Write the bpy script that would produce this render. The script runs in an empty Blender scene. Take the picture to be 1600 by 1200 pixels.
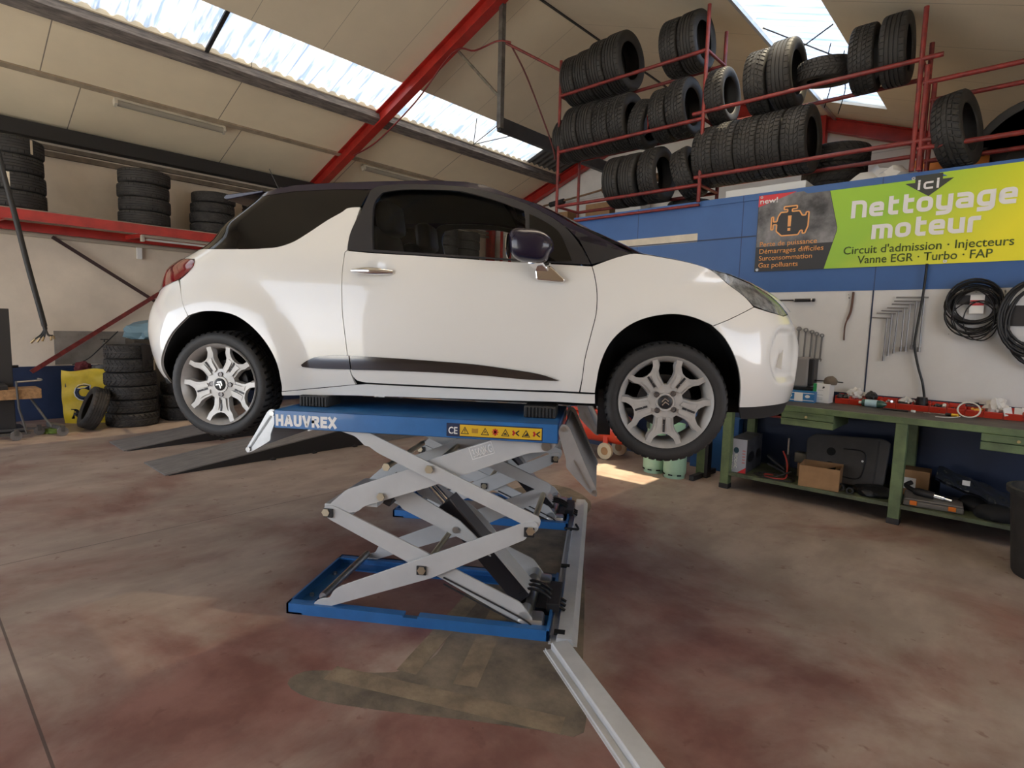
import bpy, bmesh, math, random
from mathutils import Vector, Matrix, Euler

S = bpy.context.scene
COL = S.collection
R = math.radians
random.seed(7)

# ---------------------------------------------------------------- camera
# world axes: x runs along the blue partition wall, y along the building, z up
cd = bpy.data.cameras.new('camera')
cam = bpy.data.objects.new('camera', cd); COL.objects.link(cam)
cd.sensor_fit = 'HORIZONTAL'; cd.sensor_width = 36.0; cd.lens = 881.0 / 1600 * 36.0
cd.clip_start = 0.05; cd.clip_end = 300
HEAD, PITCH, ROLL = R(132.151), R(5.8728), R(1.4625)
fw = Vector((math.cos(HEAD) * math.cos(PITCH), math.sin(HEAD) * math.cos(PITCH), -math.sin(PITCH)))
rt0 = Vector((math.sin(HEAD), -math.cos(HEAD), 0))
up0 = rt0.cross(fw)
rt = rt0 * math.cos(ROLL) + up0 * math.sin(ROLL)
up = up0 * math.cos(ROLL) - rt0 * math.sin(ROLL)
cam.matrix_world = Matrix(((rt.x, up.x, -fw.x, 3.805), (rt.y, up.y, -fw.y, -1.905), (rt.z, up.z, -fw.z, 1.573), (0, 0, 0, 1)))
S.camera = cam

# ---------------------------------------------------------------- sky, sun, exposure
S.view_settings.view_transform = 'Standard'
S.view_settings.look = 'None'
S.view_settings.gamma = 1.0
S.view_settings.use_curve_mapping = False
S.view_settings.exposure = 0.64
S.cycles.use_denoising = True
S.cycles.max_bounces = 10
S.cycles.diffuse_bounces = 6
S.cycles.transparent_max_bounces = 16
S.cycles.caustics_reflective = False
S.cycles.caustics_refractive = False
S.cycles.sample_clamp_indirect = 8.0
W = bpy.data.worlds.new('sky'); S.world = W; W.use_nodes = True
wn = W.node_tree.nodes; wl = W.node_tree.links
bg = wn['Background']; tc = wn.new('ShaderNodeTexCoord'); sep = wn.new('ShaderNodeSeparateXYZ'); cr = wn.new('ShaderNodeValToRGB')
wl.new(tc.outputs['Generated'], sep.inputs[0]); wl.new(sep.outputs['Z'], cr.inputs[0]); wl.new(cr.outputs[0], bg.inputs[0])
cr.color_ramp.elements[0].position = 0.0; cr.color_ramp.elements[0].color = (0.95, 0.96, 1.0, 1)
cr.color_ramp.elements[1].position = 0.75; cr.color_ramp.elements[1].color = (0.42, 0.64, 1.0, 1)
wm = wn.new('ShaderNodeMapRange'); wm.inputs['From Min'].default_value = 0.0; wm.inputs['From Max'].default_value = 0.6     # bright hazy horizon, calmer zenith
wm.inputs['To Min'].default_value = 3.2; wm.inputs['To Max'].default_value = 1.1; wl.new(sep.outputs['Z'], wm.inputs[0]); wl.new(wm.outputs[0], bg.inputs['Strength'])
sd = bpy.data.lights.new('sun', 'SUN'); sun = bpy.data.objects.new('sun', sd); COL.objects.link(sun)
sd.energy = 15.0; sd.color = (1.0, 0.73, 0.42); sd.angle = R(0.6)
sun.rotation_euler = Vector((-1.0, -0.9, -5)).to_track_quat('-Z', 'Y').to_euler()
sun.location = (2, 6, 12)
# daylight sampling through the open gate behind the camera and an added opening in the right wall
def portal(loc, aim, sx, sy):
    l = bpy.data.lights.new('daylight_portal', 'AREA'); l.shape = 'RECTANGLE'; l.size = sx; l.size_y = sy
    o = bpy.data.objects.new('daylight_portal', l); COL.objects.link(o)
    o.location = loc; o.rotation_euler = Vector(aim).to_track_quat('-Z', 'Y').to_euler()
    l.cycles.is_portal = True
portal((-2.0, -6.0, 1.8), (0, 1, 0), 8.4, 3.6)
portal((6.6, 1.0, 2.05), (-1, 0, 0), 4.0, 1.7)

# ---------------------------------------------------------------- helpers
def link(name, data, parent=None):
    o = bpy.data.objects.new(name, data); COL.objects.link(o)
    if parent is not None: o.parent = parent
    return o
def tag(o, label, cat, group=None, kind=None):
    if label: o['label'] = label
    if cat: o['category'] = cat
    if group: o['group'] = group
    if kind: o['kind'] = kind
    return o
def thing(name, label, cat, loc=(0, 0, 0), rot=(0, 0, 0), group=None):
    o = link(name, None); o.empty_display_size = 0.1
    o.location = loc; o.rotation_euler = rot
    return tag(o, label, cat, group)
def structure(o):
    o['kind'] = 'structure'; return o
def copy_tree(o, parent=None):
    c = o.copy(); COL.objects.link(c); c.parent = parent
    for ch in list(o.children): copy_tree(ch, c)
    return c
X, Y, Z = Vector((1, 0, 0)), Vector((0, 1, 0)), Vector((0, 0, 1))

class MB:
    """collects simple shapes into one mesh"""
    def __init__(s): s.v = []; s.f = []
    def add(s, vs, fs):
        n = len(s.v); s.v += [tuple(v) for v in vs]; s.f += [tuple(i + n for i in f) for f in fs]; return s
    def box(s, lo, hi, M=None, bev=0.0):
        (a, b, c), (d, e, f) = lo, hi
        if bev > 0:
            bm = bmesh.new(); bmesh.ops.create_cube(bm, size=1.0)
            for v in bm.verts:
                v.co = Vector(((a + d) / 2 + v.co.x * (d - a), (b + e) / 2 + v.co.y * (e - b), (c + f) / 2 + v.co.z * (f - c)))
            bmesh.ops.bevel(bm, geom=list(bm.edges), offset=bev, segments=2, affect='EDGES', profile=0.5)
            bm.verts.index_update()
            vs = [v.co.copy() for v in bm.verts]; fs = [[v.index for v in q.verts] for q in bm.faces]; bm.free()
        else:
            vs = [Vector(p) for p in ((a, b, c), (d, b, c), (d, e, c), (a, e, c), (a, b, f), (d, b, f), (d, e, f), (a, e, f))]
            fs = [(0, 3, 2, 1), (4, 5, 6, 7), (0, 1, 5, 4), (1, 2, 6, 5), (2, 3, 7, 6), (3, 0, 4, 7)]
        if M is not None: vs = [M @ v for v in vs]
        return s.add(vs, fs)
    def bar(s, p, q, w, h, side=None):
        """rectangular bar from p to q; w across 'side', h across the other axis"""
        p, q = Vector(p), Vector(q); d = (q - p); L = d.length; d.normalize()
        a = Vector(side) if side is not None else (Z.cross(d) if abs(d.z) < .95 else X)
        a = (a - d * a.dot(d)).normalized(); b = d.cross(a)
        vs = []
        for t in (p, q):
            for i, j in ((-1, -1), (1, -1), (1, 1), (-1, 1)): vs.append(t + a * i * w / 2 + b * j * h / 2)
        return s.add(vs, [(3, 2, 1, 0), (4, 5, 6, 7), (0, 1, 5, 4), (1, 2, 6, 5), (2, 3, 7, 6), (3, 0, 4, 7)])
    def cyl(s, p, q, r, n=16, r2=None, caps=True):
        p, q = Vector(p), Vector(q); d = (q - p).normalized(); r2 = r if r2 is None else r2
        a = (Z.cross(d) if abs(d.z) < .95 else X.cross(d)).normalized(); b = d.cross(a)
        vs = [p + (a * math.cos(t) + b * math.sin(t)) * r for t in [2 * math.pi * i / n for i in range(n)]]
        vs += [q + (a * math.cos(t) + b * math.sin(t)) * r2 for t in [2 * math.pi * i / n for i in range(n)]]
        fs = [(i, (i + 1) % n, n + (i + 1) % n, n + i) for i in range(n)]
        if caps: fs += [tuple(range(n - 1, -1, -1)), tuple(range(n, 2 * n))]
        return s.add(vs, fs)
    def tube(s, pts, r, n=8, closed=False):
        pts = [Vector(p) for p in pts]; m = len(pts); rings = []
        prev = None
        for i, p in enumerate(pts):
            if closed: d = pts[(i + 1) % m] - pts[i - 1]
            else: d = pts[min(i + 1, m - 1)] - pts[max(i - 1, 0)]
            d.normalize()
            if prev is None: a = (Z.cross(d) if abs(d.z) < .9 else X.cross(d)).normalized()
            else: a = (prev - d * prev.dot(d)).normalized()
            prev = a; b = d.cross(a)
            rr = r[i] if isinstance(r, (list, tuple)) else r
            rings.append([p + (a * math.cos(t) + b * math.sin(t)) * rr for t in [2 * math.pi * k / n for k in range(n)]])
        vs = [v for g in rings for v in g]; fs = []
        for i in range(m if closed else m - 1):
            j = (i + 1) % m
            for k in range(n): fs.append((i * n + k, i * n + (k + 1) % n, j * n + (k + 1) % n, j * n + k))
        if not closed: fs += [tuple(range(n - 1, -1, -1)), tuple(range((m - 1) * n, m * n))]
        return s.add(vs, fs)
    def lathe(s, prof, n=32, M=None, closed=False):
        """profile [(radius, height)] turned about z, then moved by M"""
        m = len(prof); vs = []; fs = []
        for i in range(n):
            t = 2 * math.pi * i / n
            for r, h in prof:
                v = Vector((r * math.cos(t), r * math.sin(t), h)); vs.append(M @ v if M is not None else v)
        for i in range(n):
            j = (i + 1) % n
            for k in range(m if closed else m - 1):
                l = (k + 1) % m; fs.append((i * m + k, j * m + k, j * m + l, i * m + l))
        return s.add(vs, fs)
    def prism(s, poly, M, t):
        """2-D outline in M's xy plane, thickness t along M's z (from 0 to t)"""
        n = len(poly); area = sum(poly[i][0] * poly[(i + 1) % n][1] - poly[(i + 1) % n][0] * poly[i][1] for i in range(n))
        if area < 0: poly = poly[::-1]
        vs = [M @ Vector((x, y, 0)) for x, y in poly] + [M @ Vector((x, y, t)) for x, y in poly]
        return s.add(vs, [tuple(range(n - 1, -1, -1)), tuple(range(n, 2 * n))] + [(i, (i + 1) % n, n + (i + 1) % n, n + i) for i in range(n)])
    def build(s, name, mat, parent=None, smooth=None, bevel=0.0):
        me = bpy.data.meshes.new(name); me.from_pydata(s.v, [], s.f); me.update()
        bm = bmesh.new(); bm.from_mesh(me)
        bmesh.ops.recalc_face_normals(bm, faces=bm.faces)
        if bevel > 0:
            es = [e for e in bm.edges if len(e.link_faces) == 2 and e.calc_face_angle(0) > R(40)]
            bmesh.ops.bevel(bm, geom=es, offset=bevel, segments=2, affect='EDGES', profile=.5, clamp_overlap=True)
        bm.to_mesh(me); bm.free()
        if smooth is not None: shade(me, smooth)
        if mat: me.materials.append(mat)
        return link(name, me, parent)
def shade(me, ang=35):
    me.polygons.foreach_set('use_smooth', [True] * len(me.polygons))
    if ang < 180: me.set_sharp_from_angle(angle=R(ang))
def frame(o, x, y):
    """matrix with given origin, local x and y axes"""
    x = Vector(x).normalized(); y = Vector(y); y = (y - x * y.dot(x)).normalized(); z = x.cross(y); o = Vector(o)
    return Matrix(((x.x, y.x, z.x, o.x), (x.y, y.y, z.y, o.y), (x.z, y.z, z.z, o.z), (0, 0, 0, 1)))
def fillet(poly, r, n=4):
    """round the corners of a 2-D outline; r is one radius or one per corner"""
    out = []; m = len(poly)
    for i in range(m):
        p = Vector(poly[i]); a = Vector(poly[i - 1]) - p; b = Vector(poly[(i + 1) % m]) - p
        rr = r[i] if isinstance(r, (list, tuple)) else r
        d = min(rr, a.length * .45, b.length * .45)
        if d < 1e-4: out.append((p.x, p.y)); continue
        p0 = p + a.normalized() * d; p1 = p + b.normalized() * d
        for k in range(n + 1):
            t = k / n; q = p0 * (1 - t) ** 2 + p * 2 * t * (1 - t) + p1 * t * t; out.append((q.x, q.y))
    return out
def spline(pts, n=6, closed=False):
    """smooth curve through points (any dimension)"""
    P = [Vector(p) for p in pts]; m = len(P); out = []
    for i in range(m if closed else m - 1):
        if closed: a, b, c, d = P[i - 1], P[i], P[(i + 1) % m], P[(i + 2) % m]
        else: a, b, c, d = P[max(i - 1, 0)], P[i], P[i + 1], P[min(i + 2, m - 1)]
        for k in range(n):
            t = k / n
            out.append(b + (c - a) * .5 * t + (a * 2 - b * 5 + c * 4 - d) * .5 * t * t + (b * 3 - a - c * 3 + d) * .5 * t ** 3)
    if not closed: out.append(P[-1])
    return out
def lettering(name, text, M, height, width, mat, parent, bold=0.0, depth=0.0008, center=False, shear=0.0, tight=1.0):
    """text with cap height 'height', fitted to 'width', lying in M's xy plane"""
    c = bpy.data.curves.new(name, 'FONT'); c.body = text; c.size = 1; c.offset = bold; c.extrude = 0; c.shear = shear
    c.space_character = tight; c.resolution_u = 3
    o = bpy.data.objects.new(name, c); COL.objects.link(o)
    bpy.context.view_layer.update()
    me = bpy.data.meshes.new_from_object(o.evaluated_get(bpy.context.evaluated_depsgraph_get()))
    bpy.data.objects.remove(o); bpy.data.curves.remove(c)
    xs = [v.co.x for v in me.vertices]; x0, x1 = min(xs), max(xs)
    k = height / 0.70; kx = width / (x1 - x0)
    for v in me.vertices:
        v.co = M @ Vector(((v.co.x - x0 - ((x1 - x0) / 2 if center else 0)) * kx, v.co.y * k, 0))
    bm = bmesh.new(); bm.from_mesh(me); g = bmesh.ops.extrude_face_region(bm, geom=list(bm.faces))
    nz = Vector((M[0][2], M[1][2], M[2][2])) * depth
    for e in g['geom']:
        if isinstance(e, bmesh.types.BMVert): e.co += nz
    bmesh.ops.recalc_face_normals(bm, faces=bm.faces); bm.to_mesh(me); bm.free()
    me.materials.clear(); me.materials.append(mat); me.name = name
    return link(name, me, parent)

GLYPH = {  # rounded stroke letters: advance width, strokes as (points, corner radius, closed)
 'n': (.72, [([(0, 0), (0, 1), (.72, 1), (.72, 0)], (0, 0, .32, 0), 0)]), 'e': (.70, [([(.0, .5), (.70, .5), (.70, 1), (0, 1), (0, 0), (.66, 0)], (0, 0, .3, .3, .3, 0), 0)]),
 't': (.50, [([(.12, 1.38), (.12, 0), (.50, 0)], (0, .28, 0), 0), ([(.12, 1), (.50, 1)], 0, 0)]), 'o': (.74, [([(0, 0), (.74, 0), (.74, 1), (0, 1)], .34, 1)]),
 'y': (.72, [([(0, 1), (0, 0), (.72, 0)], (0, .3, 0), 0), ([(.72, 1), (.72, -.42), (.05, -.42)], (0, .3, 0), 0)]), 'a': (.74, [([(.05, 1), (.74, 1), (.74, 0), (0, 0), (0, .52), (.74, .52)], (0, .3, 0, .26, .26, 0), 0)]),
 'g': (.74, [([(.74, 0), (0, 0), (0, 1), (.74, 1), (.74, -.42), (.05, -.42)], (0, .32, .32, 0, .3, 0), 0)]), 'm': (1.16, [([(0, 0), (0, 1), (1.16, 1), (1.16, 0)], (0, 0, .3, 0), 0), ([(.58, 1), (.58, 0)], 0, 0)]),
 'u': (.72, [([(0, 1), (0, 0), (.72, 0), (.72, 1)], (0, .32, 0, 0), 0)]), 'r': (.44, [([(0, 0), (0, 1), (.44, 1)], (0, .1, 0), 0)]), 'i': (.0, [([(0, 0), (0, 1)], 0, 0), ([(0, 1.40), (0, 1.42)], 0, 0)]), 'c': (.62, [([(.62, 1), (0, 1), (0, 0), (.62, 0)], (0, .3, .3, 0), 0)]),
 'N': (.80, [([(0, 0), (0, 1.3), (.80, 1.3), (.80, 0)], (0, 0, .36, 0), 0)]),
 'H': (.56, [([(0, 0), (0, 1)], 0, 0), ([(.56, 0), (.56, 1)], 0, 0), ([(0, .5), (.56, .5)], 0, 0)]), 'A': (.62, [([(0, 0), (.26, 1), (.36, 1), (.62, 0)], 0, 0), ([(.12, .24), (.50, .24)], 0, 0)]), 'U': (.56, [([(0, 1), (0, 0), (.56, 0), (.56, 1)], (0, .26, .26, 0), 0)]),
 'V': (.60, [([(0, 1), (.26, 0), (.34, 0), (.60, 1)], 0, 0)]), 'R': (.54, [([(0, 0), (0, 1), (.52, 1), (.52, .50), (0, .50)], (0, 0, .22, .22, 0), 0), ([(.26, .50), (.54, 0)], 0, 0)]), 'E': (.44, [([(.44, 1), (0, 1), (0, 0), (.44, 0)], 0, 0), ([(0, .5), (.38, .5)], 0, 0)]), 'X': (.58, [([(0, 0), (.58, 1)], 0, 0), ([(0, 1), (.58, 0)], 0, 0)])}
def stroke_text(name, text, M, height, width, sw, mat, parent, depth=.0005, gap=.22):
    """heavy sign lettering: 'height' is the x-height (cap height for capitals), sw the stroke in units of it"""
    mb = MB(); x = 0.0; runs = []
    for ch in text:
        w, strokes = GLYPH[ch]; runs += [(x + sw / 2, s) for s in strokes]; x += w + sw + gap
    kx = width / (x - gap); k = height
    def P(ox, p): return Vector(((ox + p[0]) * kx, (sw / 2 + p[1] * (1 - sw)) * k))
    base = depth
    for nrun, (ox, (pts, rad, closed)) in enumerate(runs):
        depth = base + .00012 * (nrun % 4)
        q = [P(ox, p) for p in pts]
        rr = [r * k for r in rad] if isinstance(rad, tuple) else rad * k
        path = [Vector(p) for p in fillet([tuple(p) for p in q], rr if closed else ([0] + (list(rr[1:-1]) if isinstance(rr, list) else [rr] * (len(q) - 2)) + [0]), 5)]
        h = sw * k / 2; n = len(path)
        if not closed:
            path[0] = path[0] - (path[1] - path[0]).normalized() * h; path[-1] = path[-1] + (path[-1] - path[-2]).normalized() * h
        L, Rr = [], []
        for i in range(n):
            a = path[i] - path[i - 1] if (i > 0 or closed) else path[1] - path[0]; b = path[(i + 1) % n] - path[i] if (i < n - 1 or closed) else a
            if a.length < 1e-7: a = b
            if b.length < 1e-7: b = a
            a = a.normalized(); b = b.normalized(); m_ = Vector((-a.y - b.y, a.x + b.x)); m_ = m_.normalized() if m_.length > .1 else Vector((-a.y, a.x))
            c = max(.5, m_.dot(Vector((-a.y, a.x)))); L.append(path[i] + m_ * h / c); Rr.append(path[i] - m_ * h / c)
        for i in range(n if closed else n - 1):
            j = (i + 1) % n; quad = [L[i], Rr[i], Rr[j], L[j]]
            vs = [M @ Vector((p.x, p.y, 0)) for p in quad] + [M @ Vector((p.x, p.y, depth)) for p in quad]
            mb.add(vs, [(0, 1, 2, 3), (7, 6, 5, 4), (0, 4, 5, 1), (1, 5, 6, 2), (2, 6, 7, 3), (3, 7, 4, 0)])
    return mb.build(name, mat, parent)

# ---------------------------------------------------------------- materials
def mat(name, col, rough=.5, metal=0.0, var=0.0, vscale=6.0, col2=None, bump=0.0, bscale=40.0, coat=0.0, spec=.5, alpha=1.0, trans=0.0, stretch=None, rvar=0.0):
    m = bpy.data.materials.new(name); m.use_nodes = True; N = m.node_tree.nodes; L = m.node_tree.links
    b = N['Principled BSDF']
    b.inputs['Base Color'].default_value = (*col, 1); b.inputs['Roughness'].default_value = rough; b.inputs['Metallic'].default_value = metal
    b.inputs['Coat Weight'].default_value = coat; b.inputs['Coat Roughness'].default_value = .03
    b.inputs['Specular IOR Level'].default_value = spec; b.inputs['Alpha'].default_value = alpha; b.inputs['Transmission Weight'].default_value = trans
    tcn = N.new('ShaderNodeTexCoord'); src = tcn.outputs['Object']
    if stretch:
        mp = N.new('ShaderNodeMapping'); mp.inputs['Scale'].default_value = stretch; L.new(src, mp.inputs[0]); src = mp.outputs[0]
    if var > 0 or col2 or rvar:
        nz = N.new('ShaderNodeTexNoise'); nz.inputs['Scale'].default_value = vscale; nz.inputs['Detail'].default_value = 6; nz.inputs['Roughness'].default_value = .6
        L.new(src, nz.inputs['Vector'])
        rp = N.new('ShaderNodeValToRGB'); rp.color_ramp.elements[0].position = .35; rp.color_ramp.elements[1].position = .68
        c2 = col2 if col2 else tuple(max(0, c * (1 - var)) for c in col)
        rp.color_ramp.elements[0].color = (*c2, 1); rp.color_ramp.elements[1].color = (*col, 1)
        L.new(nz.outputs['Fac'], rp.inputs[0]); L.new(rp.outputs[0], b.inputs['Base Color'])
        if rvar:
            mr = N.new('ShaderNodeMapRange'); mr.inputs['To Min'].default_value = rough - rvar; mr.inputs['To Max'].default_value = rough + rvar
            L.new(nz.outputs['Fac'], mr.inputs[0]); L.new(mr.outputs[0], b.inputs['Roughness'])
    if bump > 0:
        n2 = N.new('ShaderNodeTexNoise'); n2.inputs['Scale'].default_value = bscale; n2.inputs['Detail'].default_value = 4; L.new(src, n2.inputs['Vector'])
        bp = N.new('ShaderNodeBump'); bp.inputs['Strength'].default_value = bump; bp.inputs['Distance'].default_value = .01
        L.new(n2.outputs['Fac'], bp.inputs['Height']); L.new(bp.outputs[0], b.inputs['Normal'])
    return m
def seam_lines(m, lines, col, amount=.8):
    """darkens thin joints drawn in a material: (axis, period, offset, width[, axis2, lo, hi])"""
    N = m.node_tree.nodes; L = m.node_tree.links; b = N['Principled BSDF']
    tcn = N.new('ShaderNodeTexCoord'); sp = N.new('ShaderNodeSeparateXYZ'); L.new(tcn.outputs['Object'], sp.inputs[0])
    def M(op, a, bb, c=None):
        n = N.new('ShaderNodeMath'); n.operation = op
        for i, q in enumerate((a, bb, c)):
            if q is None: continue
            if isinstance(q, (int, float)): n.inputs[i].default_value = q
            else: L.new(q, n.inputs[i])
        return n.outputs[0]
    tot = None
    for ln in lines:
        ax, per, off, wd = ln[:4]
        a = M('ADD', sp.outputs[ax], -off + 1000 * per)
        a = M('MODULO', a, per); a = M('SUBTRACT', a, per / 2); a = M('ABSOLUTE', a, 0); a = M('SUBTRACT', per / 2, a)
        k = M('LESS_THAN', a, wd)
        if len(ln) > 4:
            k = M('MULTIPLY', k, M('GREATER_THAN', sp.outputs[ln[4]], ln[5])); k = M('MULTIPLY', k, M('LESS_THAN', sp.outputs[ln[4]], ln[6]))
        tot = k if tot is None else M('MAXIMUM', tot, k)
    tot = M('MULTIPLY', tot, amount)
    mx = N.new('ShaderNodeMix'); mx.data_type = 'RGBA'; L.new(tot, mx.inputs[0]); mx.inputs[7].default_value = (*col, 1)
    lk = b.inputs['Base Color'].links
    if lk: L.new(lk[0].from_socket, mx.inputs[6])
    else: mx.inputs[6].default_value = b.inputs['Base Color'].default_value
    L.new(mx.outputs[2], b.inputs['Base Color'])
    return m

M_rub = mat('rubber', (.030, .028, .027), .62, var=.45, vscale=9, col2=(.017, .0165, .016), bump=.15, bscale=60, rvar=.12)
M_rubd = mat('dusty_rubber', (.052, .047, .043), .78, col2=(.024, .022, .021), vscale=7, bump=.15, bscale=60)
M_red = mat('red_steel_paint', (.50, .030, .022), .38, var=.35, vscale=5)
M_redpole = mat('worn_red_pole_paint', (.27, .030, .026), .45, col2=(.13, .020, .020), vscale=14)
M_black = mat('black_plastic', (.014, .014, .015), .45)
M_blackm = mat('matt_black', (.010, .010, .011), .8)
M_dark = mat('dark_steel', (.045, .043, .045), .5, var=.4, vscale=8, metal=.3)
M_steel = mat('bare_steel', (.55, .55, .54), .32, metal=1.0, var=.25, vscale=20)
M_chrome = mat('chrome', (.85, .85, .86), .08, metal=1.0)
M_galv = mat('galvanised_sheet', (.56, .58, .60), .38, metal=.75, var=.2, vscale=7, rvar=.1)
M_white = mat('white_print', (.85, .85, .83), .5)
M_lblue = mat('lift_blue_paint', (.035, .175, .47), .32, var=.2, vscale=6, coat=.3)
M_lgrey = mat('lift_grey_paint', (.58, .59, .59), .38, var=.10, vscale=5, coat=.2)
M_wood = mat('plywood', (.46, .26, .12), .65, var=.4, vscale=5, stretch=(1, 6, 6))
M_card = mat('cardboard', (.40, .235, .115), .8, var=.18, vscale=10)
M_cord = mat('black_cable_sheath', (.013, .013, .014), .5)
# ================================================================ the building
UR, ZR, SL = -1.70, 6.195, 0.367            # ridge line and roof pitch
def zroof(u): return ZR - SL * abs(u - UR)
V0, V1 = -6.0, 9.05
M_ceil = mat('ceiling_board', (.90, .78, .585), .85, var=.08, vscale=1.2, bump=.05, bscale=8)
seam_lines(M_ceil, [(1, 2.165, -.41, .006, 0, -5.87, -4.6), (1, 2.12, .03, .006, 0, -7.1, -5.87)], (.16, .13, .10), .85)
M_ceil2 = mat('ceiling_board_upper', (.82, .72, .565), .85, var=.10, vscale=.9, bump=.05, bscale=8)
seam_lines(M_ceil2, [(1, 1.0, .45, .004)], (.25, .21, .16), .6)
M_wallw = mat('dusty_white_wall', (.82, .715, .59), .9, var=.16, vscale=1.6, bump=.15, bscale=14)
M_gable = mat('white_gable_wall', (.82, .80, .76), .9, var=.12, vscale=2, bump=.05)
seam_lines(M_gable, [(2, .62, .18, .008)], (.4, .38, .36), .5)
M_bluew = mat('blue_wall_paint', (.040, .128, .37), .42, var=.16, vscale=1.5, bump=.03, bscale=20)
seam_lines(M_bluew, [(0, 1.29, .105, .005)], (.012, .035, .11), .8)
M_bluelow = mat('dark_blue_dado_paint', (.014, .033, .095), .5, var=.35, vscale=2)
M_panel = mat('white_tool_board', (.74, .75, .755), .6, var=.08, vscale=2.2, bump=.03)

# floor: worn red paint over grey-brown concrete, joints of the slabs
M_floor = mat('worn_floor_paint', (.36, .27, .215), .55, spec=.4)
def floor_nodes():
    N = M_floor.node_tree.nodes; L = M_floor.node_tree.links; b = N['Principled BSDF']
    tcn = N.new('ShaderNodeTexCoord')
    def noise(sc, det, st=(1, 1, 1), dist=0.0):
        mp = N.new('ShaderNodeMapping'); mp.inputs['Scale'].default_value = st; L.new(tcn.outputs['Object'], mp.inputs[0])
        n = N.new('ShaderNodeTexNoise'); n.inputs['Scale'].default_value = sc; n.inputs['Detail'].default_value = det; n.inputs['Roughness'].default_value = .62
        n.inputs['Distortion'].default_value = dist; L.new(mp.outputs[0], n.inputs['Vector']); return n.outputs['Fac']
    def ramp(src, a, ca, c, cc, interp='EASE'):
        r = N.new('ShaderNodeValToRGB'); r.color_ramp.interpolation = interp
        r.color_ramp.elements[0].position = a; r.color_ramp.elements[0].color = ca; r.color_ramp.elements[1].position = c; r.color_ramp.elements[1].color = cc
        L.new(src, r.inputs[0]); return r.outputs[0]
    def mix(f, a, c):
        m = N.new('ShaderNodeMix'); m.data_type = 'RGBA'
        L.new(f, m.inputs[0])
        for k, q in ((6, a), (7, c)):
            if isinstance(q, tuple): m.inputs[k].default_value = q
            else: L.new(q, m.inputs[k])
        return m.outputs[2]
    g = (0, 0, 0, 1); w = (1, 1, 1, 1)
    vd = N.new('ShaderNodeVectorMath'); vd.operation = 'DISTANCE'; L.new(tcn.outputs['Object'], vd.inputs[0]); vd.inputs[1].default_value = (2.0, -.6, 0)   # paint kept best around the lift
    wr = N.new('ShaderNodeMapRange'); wr.inputs['From Min'].default_value = .3; wr.inputs['From Max'].default_value = 3.0; wr.inputs['To Min'].default_value = -.15; wr.inputs['To Max'].default_value = .05; L.new(vd.outputs['Value'], wr.inputs[0])
    wa = N.new('ShaderNodeMath'); wa.operation = 'ADD'; L.new(noise(.75, 7, (1, 1, 1), .4), wa.inputs[0]); L.new(wr.outputs[0], wa.inputs[1])
    worn = ramp(wa.outputs[0], (.32), g, .58, w)               # where the paint is gone
    conc = ramp(noise(2.2, 8, (1.6, .7, 1)), .3, (.31, .245, .205, 1), .72, (.44, .355, .30, 1))
    redp = ramp(noise(3.0, 6), .35, (.19, .085, .072, 1), .7, (.30, .155, .130, 1))
    c1 = mix(worn, redp, conc)
    spots = ramp(noise(5.5, 5, (1, 1, 1), .6), .66, g, .74, w)
    c1 = mix(ramp(noise(9, 3), .63, g, .72, (.55, .55, .55, 1)), c1, (.17, .075, .062, 1))
    c1 = mix(ramp(noise(38, 2), .74, g, .78, (.7, .7, .7, 1)), c1, (.05, .042, .038, 1))
    L.new(c1, b.inputs['Base Color'])
    mr = N.new('ShaderNodeMapRange'); mr.inputs['To Min'].default_value = .36; mr.inputs['To Max'].default_value = .62
    L.new(noise(3.5, 5), mr.inputs[0]); L.new(mr.outputs[0], b.inputs['Roughness'])
    bp = N.new('ShaderNodeBump'); bp.inputs['Strength'].default_value = .12; bp.inputs['Distance'].default_value = .01
    L.new(noise(14, 6), bp.inputs['Height']); L.new(bp.outputs[0], b.inputs['Normal'])
floor_nodes()
seam_lines(M_floor, [(0, 5.0, -.825, .004), (1, 6.0, -1.61, .005, 0, -4, 1.6)], (.07, .05, .045), .8)
structure(MB().box((-7.2, V0 - .2, -.12), (6.8, V1 + .2, 0)).build('floor', M_floor))
M_yard = mat('yard_bounce_concrete', (.60, .72, .86), .8, var=.2, vscale=1.5)  # yard out of view, tinted pale blue to offset the warm sun bounce
structure(MB().box((-14, -26, -.16), (20, V0 - .2, -.03)).box((6.8, V0 - .2, -.16), (20, 12, -.03)).build('floor', M_yard))
M_patch = mat('bare_concrete_patch', (.255, .205, .150), .75, col2=(.105, .088, .070), vscale=4.5, bump=.4, bscale=22)
pp = [(.25, 1.95), (.729, 1.599), (1.16, .86), (1.50, .32), (1.775, -.10), (1.86, -.28), (1.82, -.46), (1.62, -.64), (1.53, -.74), (1.56, -.83), (1.74, -.80), (2.03, -.62), (2.30, -.43), (2.53, -.28), (2.66, -.17), (2.45, .12), (1.95, .85), (1.3, 1.75), (1.0, 2.3), (.45, 2.5)]
structure(MB().prism([(p.x, p.y) for p in spline(pp, 3, True)], Matrix.Identity(4), .0015).build('floor', M_patch))
M_strip = mat('rust_stained_strip', (.31, .245, .165), .8, col2=(.16, .125, .09), vscale=7, bump=.4, bscale=25)
for a, b, w in (((1.62, -.66), (2.58, -.20), .10), ((1.86, -.42), (1.50, .42), .10), ((2.12, -.30), (1.72, .38), .11)):
    structure(MB().bar((*a, .001), (*b, .001), w, .0025, side=(a[1] - b[1], b[0] - a[0], 0)).build('floor', M_strip))

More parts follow.
